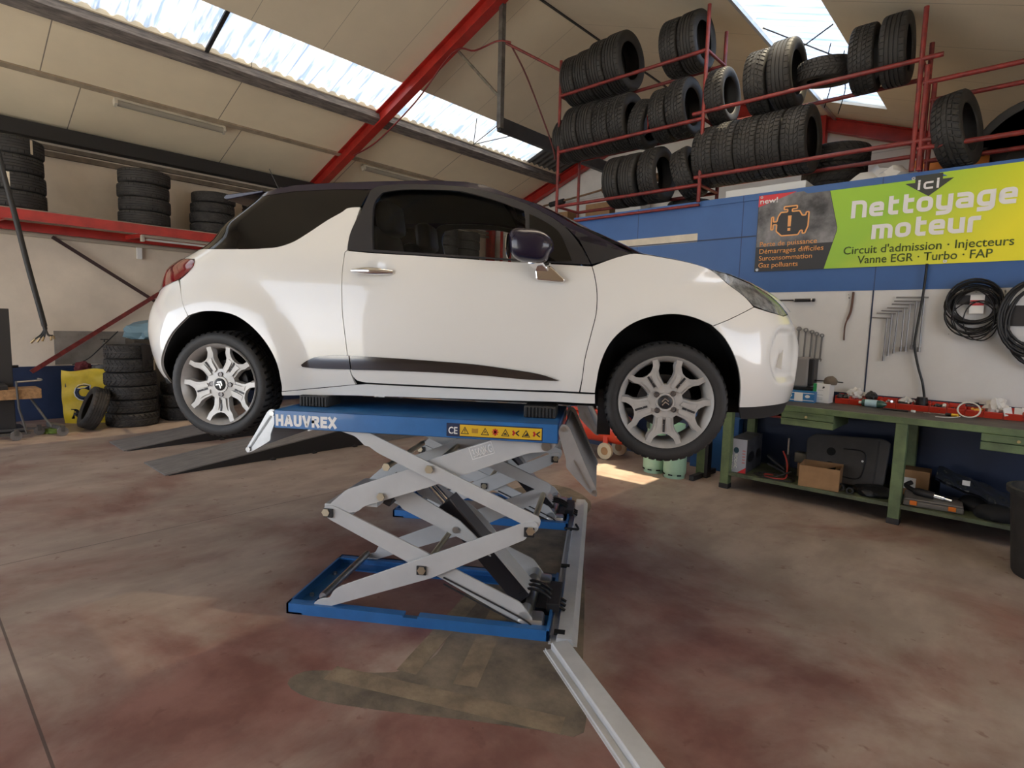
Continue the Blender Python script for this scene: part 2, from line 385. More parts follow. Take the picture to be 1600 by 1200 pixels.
# walls
structure(MB().box((-7.2, V0, .80), (-7.0, V1, 4.26)).build('wall_left', M_wallw))
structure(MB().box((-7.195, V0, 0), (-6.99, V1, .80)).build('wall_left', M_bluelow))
structure(MB().box((-6.999, -.25, .82), (-6.975, .67, 1.325)).build('trim_1', mat('grey_wall_board', (.33, .30, .27), .8, var=.35, vscale=4)))
structure(MB().add([(-7.2, V1, 0), (6.8, V1, 0), (6.8, V1, zroof(6.8) + .05), (UR, V1, ZR + .05), (-7.2, V1, zroof(-7.2) + .05),
                    (-7.2, V1 + .15, 0), (6.8, V1 + .15, 0), (6.8, V1 + .15, zroof(6.8) + .05), (UR, V1 + .15, ZR + .05), (-7.2, V1 + .15, zroof(-7.2) + .05)],
                   [(0, 1, 2, 3, 4), (9, 8, 7, 6, 5), (0, 5, 6, 1), (1, 6, 7, 2), (2, 7, 8, 3), (3, 8, 9, 4), (4, 9, 5, 0)]).build('wall_back', M_gable))
structure(MB().box((6.6, V0, 0), (6.8, V1, 1.2)).box((6.6, V0, 2.9), (6.8, V1, 3.16)).box((6.6, V0, 1.2), (6.8, -1.0, 2.9)).box((6.6, 3.0, 1.2), (6.8, V1, 2.9)).build('wall_right', M_wallw))  # opening in this unseen wall is added to light the bench and board
fr = MB().box((-7.2, V0 - .15, 0), (-6.2, V0, 3.6)).box((2.2, V0 - .15, 0), (6.8, V0, 3.0))
for (a, b, zl) in ((-7.2, UR, 3.6), (UR, 2.2, 3.6), (2.2, 6.8, 3.0)):
    za, zb_ = zroof(a) + .03, zroof(b) + .03
    fr.add([(a, V0 - .15, zl), (b, V0 - .15, zl), (b, V0 - .15, zb_), (a, V0 - .15, za), (a, V0, zl), (b, V0, zl), (b, V0, zb_), (a, V0, za)],
           [(0, 1, 2, 3), (7, 6, 5, 4), (0, 4, 5, 1), (1, 5, 6, 2), (2, 6, 7, 3), (3, 7, 4, 0)])
structure(fr.build('wall_front', M_wallw))

# blue partition with the tool board, store floor above it
PV = 4.45
structure(MB().box((-.88, PV, 2.0), (5.2, PV + .12, 3.045)).build('wall_partition', M_bluew))
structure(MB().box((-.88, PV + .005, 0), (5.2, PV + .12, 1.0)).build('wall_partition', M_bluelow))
structure(MB().box((1.25, PV + .004, 1.0), (5.2, PV + .12, 2.0)).build('wall_partition', M_panel))
structure(MB().box((-.88, PV + .003, 1.0), (1.25, PV + .12, 2.0)).build('wall_partition', M_bluew))
tr = MB().box((-.88, PV - .012, 2.985), (5.2, PV + .13, 3.05))
structure(tr.build('trim_2', M_bluew))
tr = MB()
for u in (2.683, 3.97): tr.box((u - .006, PV - .001, 1.0), (u + .006, PV + .01, 2.0))
tr.box((-.88, PV - .004, 2.60), (1.55, PV + .01, 2.612))
structure(tr.build('trim_3', mat('joint_strip', (.03, .045, .09), .6)))
structure(MB().box((-.85, PV + .12, 2.93), (5.2, V1, 3.03)).build('floor', mat('store_floor_boards', (.34, .27, .20), .8, var=.3, vscale=3)))
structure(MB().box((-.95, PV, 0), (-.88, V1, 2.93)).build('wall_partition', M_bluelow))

# ceiling boards, in strips between the roof lights
def slab(u0, u1, v0, v1, t, m, name='ceiling', lift=0.0):
    vs = []
    for dz in (0, t):
        for u, v in ((u0, v0), (u1, v0), (u1, v1), (u0, v1)): vs.append((u, v, zroof(u) + lift + dz))
    return structure(MB().add(vs, [(3, 2, 1, 0), (4, 5, 6, 7), (0, 1, 5, 4), (1, 2, 6, 5), (2, 3, 7, 6), (3, 0, 4, 7)]).build(name, m))
LS0, LS1 = -4.62, -3.91          # left roof light
RS0, RS1 = 1.16, 2.025           # right roof light
slab(-7.2, LS0, V0, V1, .06, M_ceil); slab(LS1, UR, V0, V1, .06, M_ceil2)
slab(UR, RS0, V0, V1, .06, M_ceil2); slab(RS1, 6.8, V0, V1, .06, M_ceil2)
slab(RS0, RS1, 8.0, V1, .06, M_ceil2)
structure(MB().bar((UR, V0, ZR - .012), (UR, V1, ZR - .012), .035, .02).build('trim_4', M_dark))
structure(MB().bar((-5.88, V0, zroof(-5.88) - .015), (-5.88, V1, zroof(-5.88) - .015), .085, .03, side=(1, 0, SL)).build('trim_5', mat('ceiling_batten', (.42, .34, .25), .8, var=.3, vscale=6)))
M_purl = mat('weathered_timber', (.27, .235, .215), .85, col2=(.10, .088, .085), vscale=5, stretch=(6, .8, 6), bump=.3, bscale=16)
structure(MB().bar((-4.72, V0, zroof(-4.72) - .055), (-4.72, V1, zroof(-4.72) - .055), .20, .14, side=(1, 0, SL)).build('trim_6', M_purl))
structure(MB().bar((RS0 - .03, V0, zroof(RS0) - .005), (RS0 - .03, V1, zroof(RS0) - .005), .05, .04, side=(1, 0, -SL)).build('trim_7', M_galv))
structure(MB().box((-6.99, V0, 4.06), (-6.80, V1, 4.26)).build('trim_8', mat('black_eaves_beam', (.018, .016, .016), .6)))
structure(MB().box((-6.999, V0, 3.86), (-6.94, V1, 3.93)).box((-6.999, V0, 3.96), (-6.95, V1, 4.02)).build('trim_9', mat('brown_wall_trim', (.23, .185, .14), .8, var=.4, vscale=6)))

# corrugated roof lights
def corrugated(u0, u1, v0, v1, pitch, amp, m, name, lift=.045):
    n = int((v1 - v0) / pitch * 10); vs = []; fs = []
    us = [u0 + (u1 - u0) * i / 6 for i in range(7)]
    for i in range(n + 1):
        v = v0 + (v1 - v0) * i / n; h = amp * math.cos(2 * math.pi * (v - v0) / pitch)
        for u in us: vs.append((u, v, zroof(u) + lift + h))
    for i in range(n):
        for k in range(6): fs.append((i * 7 + k, i * 7 + k + 1, (i + 1) * 7 + k + 1, (i + 1) * 7 + k))
    o = MB().add(vs, fs).build(name, m, smooth=180); return structure(o)
def sheet_mat(name, clear, tint, streak, white):
    m = bpy.data.materials.new(name); m.use_nodes = True; N = m.node_tree.nodes; L = m.node_tree.links
    for n in list(N): N.remove(n)
    out = N.new('ShaderNodeOutputMaterial'); tr_ = N.new('ShaderNodeBsdfTransparent'); tl = N.new('ShaderNodeBsdfTranslucent'); df = N.new('ShaderNodeBsdfDiffuse')
    mx = N.new('ShaderNodeMixShader'); mx2 = N.new('ShaderNodeMixShader')
    tcn = N.new('ShaderNodeTexCoord'); mp = N.new('ShaderNodeMapping'); mp.inputs['Scale'].default_value = (1.2, 9, 1); nz = N.new('ShaderNodeTexNoise'); nz.inputs['Scale'].default_value = 1.6; nz.inputs['Detail'].default_value = 5
    L.new(tcn.outputs['Object'], mp.inputs[0]); L.new(mp.outputs[0], nz.inputs[0])
    r = N.new('ShaderNodeValToRGB'); r.color_ramp.elements[0].position = .38; r.color_ramp.elements[1].position = .60
    r.color_ramp.elements[0].color = (*streak, 1); r.color_ramp.elements[1].color = (*white, 1); L.new(nz.outputs['Fac'], r.inputs[0])
    L.new(r.outputs[0], tl.inputs[0]); L.new(r.outputs[0], df.inputs[0]); tr_.inputs[0].default_value = (*tint, 1)
    mx2.inputs[0].default_value = .25; L.new(tl.outputs[0], mx2.inputs[1]); L.new(df.outputs[0], mx2.inputs[2])
    mx.inputs[0].default_value = clear; L.new(mx2.outputs[0], mx.inputs[1]); L.new(tr_.outputs[0], mx.inputs[2]); L.new(mx.outputs[0], out.inputs[0])
    return m
M_sheetL = sheet_mat('frosted_corrugated_sheet', .05, (.9, .95, 1), (.11, .17, .30), (.33, .39, .46))
M_sheetR = sheet_mat('clear_corrugated_sheet', .60, (.74, .86, 1), (.14, .20, .32), (.30, .36, .45))
corrugated(LS0 - .16, LS1 + .1, V0, 7.69, .177, .026, M_sheetL, 'window_1')
corrugated(LS0 - .16, LS1 + .1, 7.69, V1, .177, .026, mat('fibre_cement_sheet', (.11, .105, .10), .9), 'ceiling')
corrugated(RS0 - .1, RS1 + .1, 4.05, 8.1, .177, .026, M_sheetR, 'window_2')
M_sheetN = sheet_mat('frosted_corrugated_sheet', .02, (.9, .95, 1), (.55, .58, .60), (.85, .86, .84))
corrugated(RS0 - .1, RS1 + .1, -.5, 4.05, .177, .026, M_sheetN, 'added_rooflight'); slab(RS0, RS1, V0, -.4, .06, M_ceil2)  # unseen roof light, added to throw soft top light on the floor
bars = MB()
for v in (1.17,): bars.bar((LS0 - .1, v, zroof(LS0 - .1) + .01), (LS1, v, zroof(LS1) + .01), .05, .03, side=(0, 1, 0))
structure(bars.build('trim_10', M_dark))
w_ = MB()
for a, b in (((-4.61, 6.08), (-4.01, 5.58)), ((-4.61, 6.08), (-3.95, 6.74)), ((-4.61, 6.08), (-3.93, 6.1)), ((1.2, 5.2), (2.0, 6.2)), ((2.0, 5.0), (1.3, 6.0))):
    w_.cyl((*a, zroof(a[0]) - .005), (*b, zroof(b[0]) - .005), .008, 6)
structure(w_.build('trim_11', M_dark))
w_ = MB()
for u, v in ((1.85, 5.55), (1.95, 5.75)):
    w_.tube(spline([(u, v, zroof(u)), (u - .03, v + .03, zroof(u) - .2), (u + .04, v, zroof(u) - .42), (u - .02, v + .02, zroof(u) - .7)], 5), .006, 5)
tag(w_.build('loose_wires', M_blackm), 'loose dark wires dangling from the right-hand roof light above the tyres', 'wire')

# red portal frames: rafters as I-beams, columns
def ibeam(mb, p, q, h, w, t=.012, tilt=None):
    p, q = Vector(p), Vector(q); d = (q - p).normalized(); s = Vector((0, 1, 0)); n = s.cross(d)
    if n.z < 0: n = -n
    for k in (-1, 1): mb.bar(p + n * (h / 2) * k, q + n * (h / 2) * k, w, t, side=s)
    mb.bar(p, q, t, h, side=s)
for v, nm in ((3.90, 'trim_12'), (8.92, 'trim_13')):
    m = MB(); o = .115 / math.cos(math.atan(SL))
    ibeam(m, (-7.0, v, zroof(-7.0) - o), (UR, v, ZR - o), .20, .15)
    if v > 5: ibeam(m, (UR, v, ZR - o), (6.6, v, zroof(6.6) - o), .20, .15)
    structure(m.build(nm, M_red))
    m = MB(); m.box((-6.99, v - .075, 0), (-6.97, v + .075, 4.15)).box((-6.81, v - .075, 0), (-6.79, v + .075, 4.15)).box((-6.97, v - .006, 0), (-6.81, v + .006, 4.15))
    structure(m.build(nm, M_red))
structure(MB().box((.88, 8.8, 3.03), (1.02, 8.95, 5.2)).build('trim_14', M_red))
# fluorescent battens
M_tube = mat('unlit_tube', (.80, .80, .77), .3); M_lampw = mat('aged_lamp_housing', (.70, .64, .53), .5, var=.2, vscale=5)
M_diff = mat('dusty_lamp_cover', (.42, .38, .32), .25, trans=.2)
def batten(name, label, M, L, open_tube=False, group=None):
    """lamp along local x, mounted on local z = 0 and hanging to -z"""
    r = thing(name, label, 'lamp', group=group); r.matrix_world = M
    MB().box((-L / 2, -.05, -.035), (L / 2, .05, 0), bev=.004).build('housing', M_lampw, r)
    if open_tube:
        MB().cyl((-L / 2 + .04, 0, -.065), (L / 2 - .04, 0, -.065), .017, 12).build('tube', M_tube, r, smooth=40)
    else:
        MB().lathe([(0, -L / 2 + .01), (.045, -L / 2 + .01), (.045, L / 2 - .01), (0, L / 2 - .01)], 20, frame((0, 0, -.05), (0, 1, 0), (0, 0, 1)), ).build('diffuser', M_diff, r, smooth=40)
    for s in (-1, 1): MB().box((s * (L / 2 - .0) - .02, -.052, -.098), (s * (L / 2) + .02, .052, -.002), bev=.006).build('end_cap', M_lampw, r)
    return r
def roofM(u, v): return frame((u, v, zroof(u) - .032), (0, 1, 0), (1, 0, SL) if u < UR else (1, 0, -SL)) @ Matrix.Rotation(math.pi, 4, 'X')
def lampM(u, v):
    m = frame((u, v, zroof(u) - .035), (0, 1, 0), (-1, 0, -SL)); return m
batten('fluorescent_lamp', 'unlit fluorescent lamp on the sloping ceiling at left, nearer the camera', lampM(-5.95, 1.14), 1.45, group='ceiling tube lamps')
batten('fluorescent_lamp', 'unlit fluorescent lamp on the sloping ceiling behind the red rafter, above the car roof', lampM(-5.98, 5.15), 1.40, group='ceiling tube lamps')
batten('wall_lamp', 'white fluorescent lamp fixed on the blue wall behind the car bonnet', frame((.30, PV - .001, 2.645), (1, 0, 0), (0, 0, -1)) @ Matrix.Rotation(math.pi, 4, 'X'), 1.18, True)
# ================================================================ car: side outlines in metres (x forward from the rear hub, z up from the tyre bottom) and the body's half width
OUT = {
 'quarter_outer': [(0.803,1.309),(0.793,1.229),(0.774,1.152),(0.774,1.063),(0.761,1.053),(0.759,0.903),(0.772,0.712),(0.789,0.584),(0.802,0.457),(0.816,0.391),(0.833,0.346),(0.407,0.291),(0.412,0.338),(0.402,0.445),(0.353,0.547),(0.271,0.637),(0.173,0.698),(0.072,0.72),(-0.031,0.718),(-0.119,0.693),(-0.192,0.811),(-0.227,0.895),(-0.165,0.941),(-0.14,0.985),(-0.151,1.012),(-0.375,1.03),(-0.3,1.078),(0.038,1.069),(0.334,1.076),(0.441,1.105),(0.528,1.16),(0.625,1.233),(0.701,1.281),(0.73,1.304)],
 'arch_rear': [(-0.119,0.693),(-0.135,0.679),(-0.228,0.597),(-0.304,0.501),(-0.36,0.402),(-0.345,0.3)],
 'tail': [(-0.136,0.974),(-0.165,0.938),(-0.238,0.895),(-0.483,0.832),(-0.6,0.818),(-0.62,0.86),(-0.6,0.96),(-0.5,1.03),(-0.375,1.03),(-0.155,1.01),(-0.138,1.0)],
 'rglass': [(-0.3,1.081),(0.038,1.069),(0.334,1.076),(0.441,1.105),(0.528,1.16),(0.625,1.233),(0.701,1.281),(0.73,1.304),(0.803,1.309),(0.823,1.368),(0.839,1.411),(0.622,1.418),(0.393,1.409),(0.212,1.384),(0.075,1.378),(-0.05,1.3),(-0.19,1.19)],
 'rail': [(0.02,1.372),(0.071,1.386),(0.212,1.418),(0.378,1.451),(0.596,1.462),(0.902,1.467),(1.187,1.467),(1.368,1.456),(1.475,1.435),(1.604,1.382),(1.759,1.325),(1.871,1.267),(1.976,1.204),(2.082,1.152),(2.18,1.1),(2.26,1.056)],
 'rail_low': [(0.075,1.378),(0.212,1.384),(0.393,1.409),(0.622,1.418),(0.838,1.415),(0.879,1.439),(1.014,1.448),(1.239,1.44),(1.422,1.415),(1.567,1.375)],
 'door': [(0.774,1.062),(0.761,1.053),(0.759,0.903),(0.772,0.712),(0.789,0.584),(0.802,0.457),(0.816,0.398),(0.842,0.368),(0.893,0.359),(1.136,0.357),(1.485,0.356),(1.788,0.356),(2.035,0.36),(2.048,0.436),(2.057,0.529),(2.084,0.659),(2.103,0.754),(2.104,0.849),(2.091,0.928),(2.073,0.989),(1.897,0.998),(1.652,1.009),(1.158,1.038),(0.916,1.05)],
 'frame_outer': [(0.918,1.054),(0.774,1.065),(0.774,1.152),(0.793,1.229),(0.82,1.314),(0.84,1.407),(0.88,1.435),(1.015,1.446),(1.239,1.438),(1.422,1.413),(1.567,1.373),(1.709,1.322),(1.814,1.268),(1.918,1.201),(1.997,1.113),(2.038,1.05),(2.066,0.998),(1.897,1.003),(1.652,1.016),(1.157,1.041)],
 'win': [(0.916,1.068),(0.879,1.295),(0.886,1.352),(0.914,1.394),(1.024,1.411),(1.246,1.406),(1.369,1.395),(1.543,1.345),(1.709,1.282),(1.721,1.226),(1.74,1.022),(1.658,1.024),(1.295,1.045)],
 'qlight': [(1.738,1.264),(1.821,1.222),(1.897,1.167),(1.948,1.073),(1.973,1.014),(1.897,1.01),(1.76,1.018)],
 'fender': [(2.073,0.989),(2.091,0.928),(2.104,0.849),(2.103,0.754),(2.084,0.659),(2.057,0.529),(2.048,0.436),(2.038,0.36),(2.114,0.359),(2.119,0.407),(2.134,0.504),(2.176,0.609),(2.246,0.686),(2.335,0.734),(2.455,0.758),(2.553,0.748),(2.644,0.714),(2.656,0.707),(2.736,0.741),(2.867,0.805),(2.821,0.857),(2.738,0.918),(2.645,0.978),(2.549,1.009),(2.449,1.03),(2.314,1.052),(2.258,1.053),(2.181,1.031)],
 'bump_arch': [(2.65,0.71),(2.717,0.646),(2.775,0.547),(2.806,0.441),(2.817,0.312)],
 'bump_seam': [(2.867,0.805),(2.736,0.741),(2.656,0.707)],
 'hlight': [(2.645,0.978),(2.738,0.918),(2.821,0.857),(2.868,0.811),(2.947,0.786),(3.05,0.768),(3.125,0.782),(3.17,0.8),(3.1,0.845),(3.0,0.895),(2.878,0.933),(2.745,0.964)],
 'rocker': [(0.407,0.291),(0.621,0.317),(0.833,0.346),(0.892,0.352),(1.136,0.35),(1.485,0.349),(1.788,0.349),(2.114,0.354),(2.116,0.304),(1.687,0.296),(1.273,0.291),(0.803,0.284),(0.407,0.269)],
 'mould_rear': [(0.536,0.445),(0.572,0.47),(0.625,0.491),(0.713,0.501),(0.808,0.503),(0.815,0.43),(0.709,0.428),(0.598,0.429),(0.542,0.434)],
 'mould_front': [(0.815,0.502),(1.002,0.5),(1.282,0.491),(1.487,0.482),(1.688,0.462),(1.837,0.442),(1.929,0.413),(1.771,0.413),(1.521,0.426),(1.159,0.432),(0.822,0.428)],
 'ablack': [(2.072,0.998),(2.003,1.123),(1.935,1.191),(2.131,1.113),(2.258,1.051),(2.181,1.028)],
}
def ss(a,b,t):
    t=min(1,max(0,(t-a)/(b-a))); return t*t*(3-2*t)
def lerp_table(t,pts):
    if t<=pts[0][0]: return pts[0][1]
    for (a,b),(c,d) in zip(pts,pts[1:]):
        if t<=c: return b+(d-b)*(t-a)/(c-a)
    return pts[-1][1]
ARCH=((0.02,.36),(2.464,.38))
ZS=[(.2,.785),(.30,.803),(.36,.822),(.45,.838),(.58,.846),(.75,.842),(.9,.826),(1.0,.806),(1.06,.788),(1.2,.735),(1.32,.682),(1.42,.63),(1.48,.58)]
XN=[(.24,3.20),(.33,3.232),(.42,3.243),(.54,3.249),(.63,3.245),(.72,3.221),(.79,3.178),(.845,3.132),(.905,3.058),(.96,2.96),(1.007,2.84),(1.06,2.76),(1.1,2.72)]
XR=[(.24,-.58),(.283,-.622),(.355,-.691),(.472,-.73),(.587,-.747),(.686,-.737),(.76,-.706),(.823,-.664),(.888,-.648),(.986,-.613),(1.027,-.531),(1.075,-.43),(1.124,-.31),(1.245,-.13),(1.377,.01),(1.42,.04),(1.5,.1)]
def smooth_table(z,T,h):
    return sum(lerp_table(z+d*h,T) for d in (-2,-1,0,1,2))/5
def half_width(x,z):
    b=smooth_table(z,ZS,.02)
    f=0
    for cx,cz in ARCH:
        d=((x-cx)**2+(z-cz)**2)**.5
        f+=.030*(1-ss(.38,.585,d))*(1-ss(.82,1.0,z))
    b+=f
    xn=smooth_table(z,XN,.015); L=.75-.4*ss(.9,1.0,z); x0=xn-L
    if x>x0:
        t=min(1.0,(x-x0)/L); b*=(1-t**2.7)**(1/2.4)
    xr=smooth_table(z,XR,.015); L=.74-.46*ss(1.02,1.25,z); x0=xr+L
    if x<x0:
        t=min(1.0,(x0-x)/L); b*=(1-t**2.8)**(1/2.4)
    return b
M_paint = mat('white_car_paint', (.80, .79, .755), .28, coat=1.0, var=.03, vscale=1.5)
M_roof = mat('dark_plum_car_paint', (.014, .010, .026), .25, coat=.35, spec=.35)
M_pillar = mat('satin_black_pillar', (.022, .022, .026), .42)
M_gap = mat('panel_gap_black', (.006, .006, .006), .9)
M_priv = mat('privacy_glass', (.008, .007, .006), .05, spec=.32)
M_trim = mat('dark_chrome_moulding', (.16, .16, .17), .10, metal=1.0)
M_int = mat('black_cabin_lining', (.006, .006, .007), .85)
M_lens = mat('red_lamp_lens', (.16, .006, .010), .06, coat=1.0)
M_alloy = mat('silver_alloy_wheel', (.54, .525, .50), .42, metal=.3, var=.22, vscale=9)
M_liner = mat('wheel_arch_felt', (.012, .012, .012), .95)
M_under = mat('underbody', (.020, .020, .022), .8, var=.4, vscale=6)
def glass_mat(name, tint, k):
    m = bpy.data.materials.new(name); m.use_nodes = True; N = m.node_tree.nodes; L = m.node_tree.links
    for n in list(N): N.remove(n)
    o = N.new('ShaderNodeOutputMaterial'); t = N.new('ShaderNodeBsdfTransparent'); g = N.new('ShaderNodeBsdfGlossy'); f = N.new('ShaderNodeFresnel'); x = N.new('ShaderNodeMixShader')
    t.inputs[0].default_value = (*tint, 1); g.inputs['Roughness'].default_value = .02; f.inputs['IOR'].default_value = k
    L.new(f.outputs[0], x.inputs[0]); L.new(t.outputs[0], x.inputs[1]); L.new(g.outputs[0], x.inputs[2]); L.new(x.outputs[0], o.inputs[0]); return m
M_glass = glass_mat('window_glass', (.88, .90, .89), 1.3)
M_wglass = glass_mat('tinted_windscreen', (.30, .36, .36), 1.45)
M_hl = glass_mat('headlamp_cover', (.93, .94, .95), 1.4)

car = thing('car', 'white three-door hatchback with dark roof raised on the scissor lift', 'car', (0, 0, .89), (0, 0, R(33.366)))
HANDLE = (.925, .947)
def skin_y(x, z):
    w = half_width(x, z)
    d = ((x - .945) / .075) ** 2 + ((z - .946) / .055) ** 2                      # cup behind the door handle
    if d < 1: w -= .016 * (1 - d)
    return w
def inside_rec(x, z):                                                            # hollow at the bumper corner
    cx = 2.945 + .06 * ((z - .57) / .14) ** 2; d = x - cx
    return ss(0, .035, d) * ss(.425, .46, z) * (1 - ss(.68, .715, z)) * (1 - ss(3.14, 3.2, x))
def offset_poly(poly, d):
    n = len(poly); A = sum(poly[i][0] * poly[(i + 1) % n][1] - poly[(i + 1) % n][0] * poly[i][1] for i in range(n)); s = 1 if A > 0 else -1
    out = []
    for i in range(n):
        a, b, c = Vector(poly[i - 1]), Vector(poly[i]), Vector(poly[(i + 1) % n])
        u = (b - a); v = (c - b)
        if u.length < 1e-6 or v.length < 1e-6: out.append(tuple(b)); continue
        u.normalize(); v.normalize(); n1 = Vector((-u.y, u.x)) * s; n2 = Vector((-v.y, v.x)) * s; m = n1 + n2
        m = m.normalized() if m.length > .2 else n1
        k = max(.35, m.dot(n1)); out.append(tuple(b + m * (d / k)))
    return out
def soft(poly, lim=38, n=4):
    """smooth an outline through its gentle bends, keeping its sharp corners"""
    m = len(poly); P = [Vector(p) for p in poly]; out = []
    def turn(i):
        a = P[i] - P[i - 1]; b = P[(i + 1) % m] - P[i]
        return 180 if a.length < 1e-6 or b.length < 1e-6 else math.degrees(a.angle(b))
    T = [turn(i) for i in range(m)]
    for i in range(m):
        b, c = P[i], P[(i + 1) % m]; L = (c - b).length
        if L < .02: out.append(tuple(b)); continue
        tb = (c - P[i - 1]).normalized() * L if T[i] < lim else None
        td = (P[(i + 2) % m] - b).normalized() * L if T[(i + 1) % m] < lim else None
        if tb is None and td is None: out.append(tuple(b)); continue
        if tb is None: tb = (c - b) * 1.5 - td * .5
        if td is None: td = (c - b) * 1.5 - tb * .5
        for k in range(n):
            t = k / n
            q = b * (2 * t ** 3 - 3 * t * t + 1) + tb * (t ** 3 - 2 * t * t + t) + c * (3 * t * t - 2 * t ** 3) + td * (t ** 3 - t * t)
            out.append(tuple(q))
    return out
for _k in ('quarter_outer', 'rglass', 'door', 'frame_outer', 'win', 'qlight', 'fender', 'mould_rear', 'mould_front', 'tail', 'hlight'): OUT[_k + '_s'] = soft(OUT[_k])
def soft_open(pts, n=5): return [tuple(q) for q in spline(pts, n)]
OUT['arch_rear'] = soft_open(OUT['arch_rear']); OUT['bump_arch'] = soft_open(OUT['bump_arch'])
def panel(name, poly, m, off=0.0, gap=.002, grid=.03, depth=.02, hollow=None, parent=None, far=True, extra=None, label=None):
    """body panel: outline in side view, bent onto the body skin; the far side is its mirror image"""
    poly = offset_poly(poly, gap) if gap else poly
    bm = bmesh.new(); vs = [bm.verts.new((x, 0, z)) for x, z in poly]
    bm.faces.new(vs)
    xs = [p[0] for p in poly]; zs = [p[1] for p in poly]
    cuts = [(k * grid, 0) for k in range(int(min(xs) / grid) - 1, int(max(xs) / grid) + 2)]
    for x in (extra or []): cuts.append((x, 0))
    cz = [k * grid for k in range(int(min(zs) / grid) - 1, int(max(zs) / grid) + 2)]
    for x, _ in cuts:
        if min(xs) < x < max(xs): bmesh.ops.bisect_plane(bm, geom=bm.verts[:] + bm.edges[:] + bm.faces[:], dist=1e-5, plane_co=(x, 0, 0), plane_no=(1, 0, 0))
    for z in cz:
        if min(zs) < z < max(zs): bmesh.ops.bisect_plane(bm, geom=bm.verts[:] + bm.edges[:] + bm.faces[:], dist=1e-5, plane_co=(0, 0, z), plane_no=(0, 0, 1))
    bmesh.ops.triangulate(bm, faces=bm.faces[:])
    for v in bm.verts:
        w = skin_y(v.co.x, v.co.z) + off
        if hollow: w -= hollow(v.co.x, v.co.z)
        v.co.y = -max(w, 0.0)
    edges = [e for e in bm.edges if e.is_boundary]
    g = bmesh.ops.extrude_edge_only(bm, edges=edges)
    for e in edges: e.smooth = False
    for e in g['geom']:
        if isinstance(e, bmesh.types.BMVert): e.co.y += depth if e.co.y < -depth else 0
    bmesh.ops.recalc_face_normals(bm, faces=bm.faces)
    # outward is -y
    f = max(bm.faces, key=lambda q: q.calc_area())
    if f.normal.y > 0: bmesh.ops.reverse_faces(bm, faces=bm.faces)
    for q in bm.faces: q.smooth = True
    me = bpy.data.meshes.new(name); bm.to_mesh(me); me.materials.append(m)
    o = link(name, me, car if parent is None else parent)
    if label: o['label'] = label
    if far:
        bmesh.ops.scale(bm, vec=(1, -1, 1), verts=bm.verts); bmesh.ops.reverse_faces(bm, faces=bm.faces)
        me2 = bpy.data.meshes.new(name); bm.to_mesh(me2); me2.materials.append(m); o2 = link(name, me2, car if parent is None else parent)
        bm.free(); return o, o2
    bm.free(); return o, None

def xn(z): return smooth_table(z, XN, .015)
def xr(z): return smooth_table(z, XR, .015)
panel('rear_quarter_panel', OUT['quarter_outer_s'], M_paint)
zz = [.805, .74, .68, .60, .52, .44, .37, .30]
rb = OUT['arch_rear'] + [(-.48, .275)] + [(xr(z) + .001, z) for z in [.275, .32, .36, .42, .48, .55, .62, .69, .75, .80, .825]] + [(-.60, .818), (-.483, .832), (-.238, .895), (-.192, .811)]
panel('rear_bumper', rb, M_paint, grid=.02)
panel('tail_lamp', OUT['tail_s'], M_lens, off=.006, grid=.02)
hb = [(-.155, 1.01), (-.375, 1.03), (-.50, 1.03), (-.60, .96), (-.62, .86), (-.60, .818)] + [(xr(z) + .001, z) for z in (.83, .87, .92, .97, 1.01, 1.04, 1.07)] + [(-.30, 1.078), (-.20, 1.07)]
panel('tailgate', [(-.375, 1.03), (-.50, 1.03), (-.60, .96), (-.62, .86), (-.60, .818)] + [(xr(z) + .001, z) for z in (.83, .87, .92, .97, 1.01, 1.04, 1.07)] + [(-.30, 1.078)], M_paint, grid=.02)
panel('rear_side_window', OUT['rglass_s'], M_priv, off=-.002, gap=.001)
hg = [(-.30, 1.081), (-.19, 1.19), (-.05, 1.30), (.075, 1.378), (.02, 1.372)] + [(xr(z) + .001, z) for z in (1.36, 1.32, 1.27, 1.22, 1.17, 1.12, 1.085)]
panel('rear_window', hg, M_priv, off=-.004, gap=.001, grid=.02)
panel('front_door', OUT['door_s'], M_paint)
# satin black window frame with its opening (one strip around the hole)
fo = OUT['frame_outer_s']; wi = OUT['win_s']
def ring_panel(name, outer, inner, m, **k):
    i = min(range(len(inner)), key=lambda q: (Vector(inner[q]) - Vector(outer[0])).length)
    inner = inner[i:] + inner[:i]
    A = lambda p: sum(p[q][0] * p[(q + 1) % len(p)][1] - p[(q + 1) % len(p)][0] * p[q][1] for q in range(len(p)))
    if A(inner) * A(outer) > 0: inner = [inner[0]] + inner[:0:-1]
    e = 2e-4
    poly = outer + [(outer[0][0] + e, outer[0][1])] + [(inner[0][0] + e, inner[0][1])] + inner[1:] + [inner[0]]
    return panel(name, poly, m, gap=0, **k)
ql = OUT['qlight_s']
split = [p for p in fo if p[0] > 1.7]
ring_panel('window_frame', fo, wi + [], M_pillar, off=.002)
wing = panel('door_window', wi, M_glass, off=-.022, gap=0, depth=.004)
panel('quarter_light', ql, M_priv, off=.004, gap=.001)
panel('front_fender', OUT['fender_s'], M_paint)
panel('a_pillar', OUT['ablack'], M_pillar, gap=.001)
fb = OUT['bump_arch'][::-1] + OUT['bump_seam'][::-1] + [(2.947, .786), (3.05, .768), (3.125, .782), (3.165, .80)] + [(xn(z) - .0005, z) for z in (.80, .77, .73, .68, .62, .55, .48, .42, .36, .315)] + [(2.95, .312)]
panel('front_bumper', fb, M_paint, grid=.0155, hollow=lambda x, z: .045 * inside_rec(x, z))
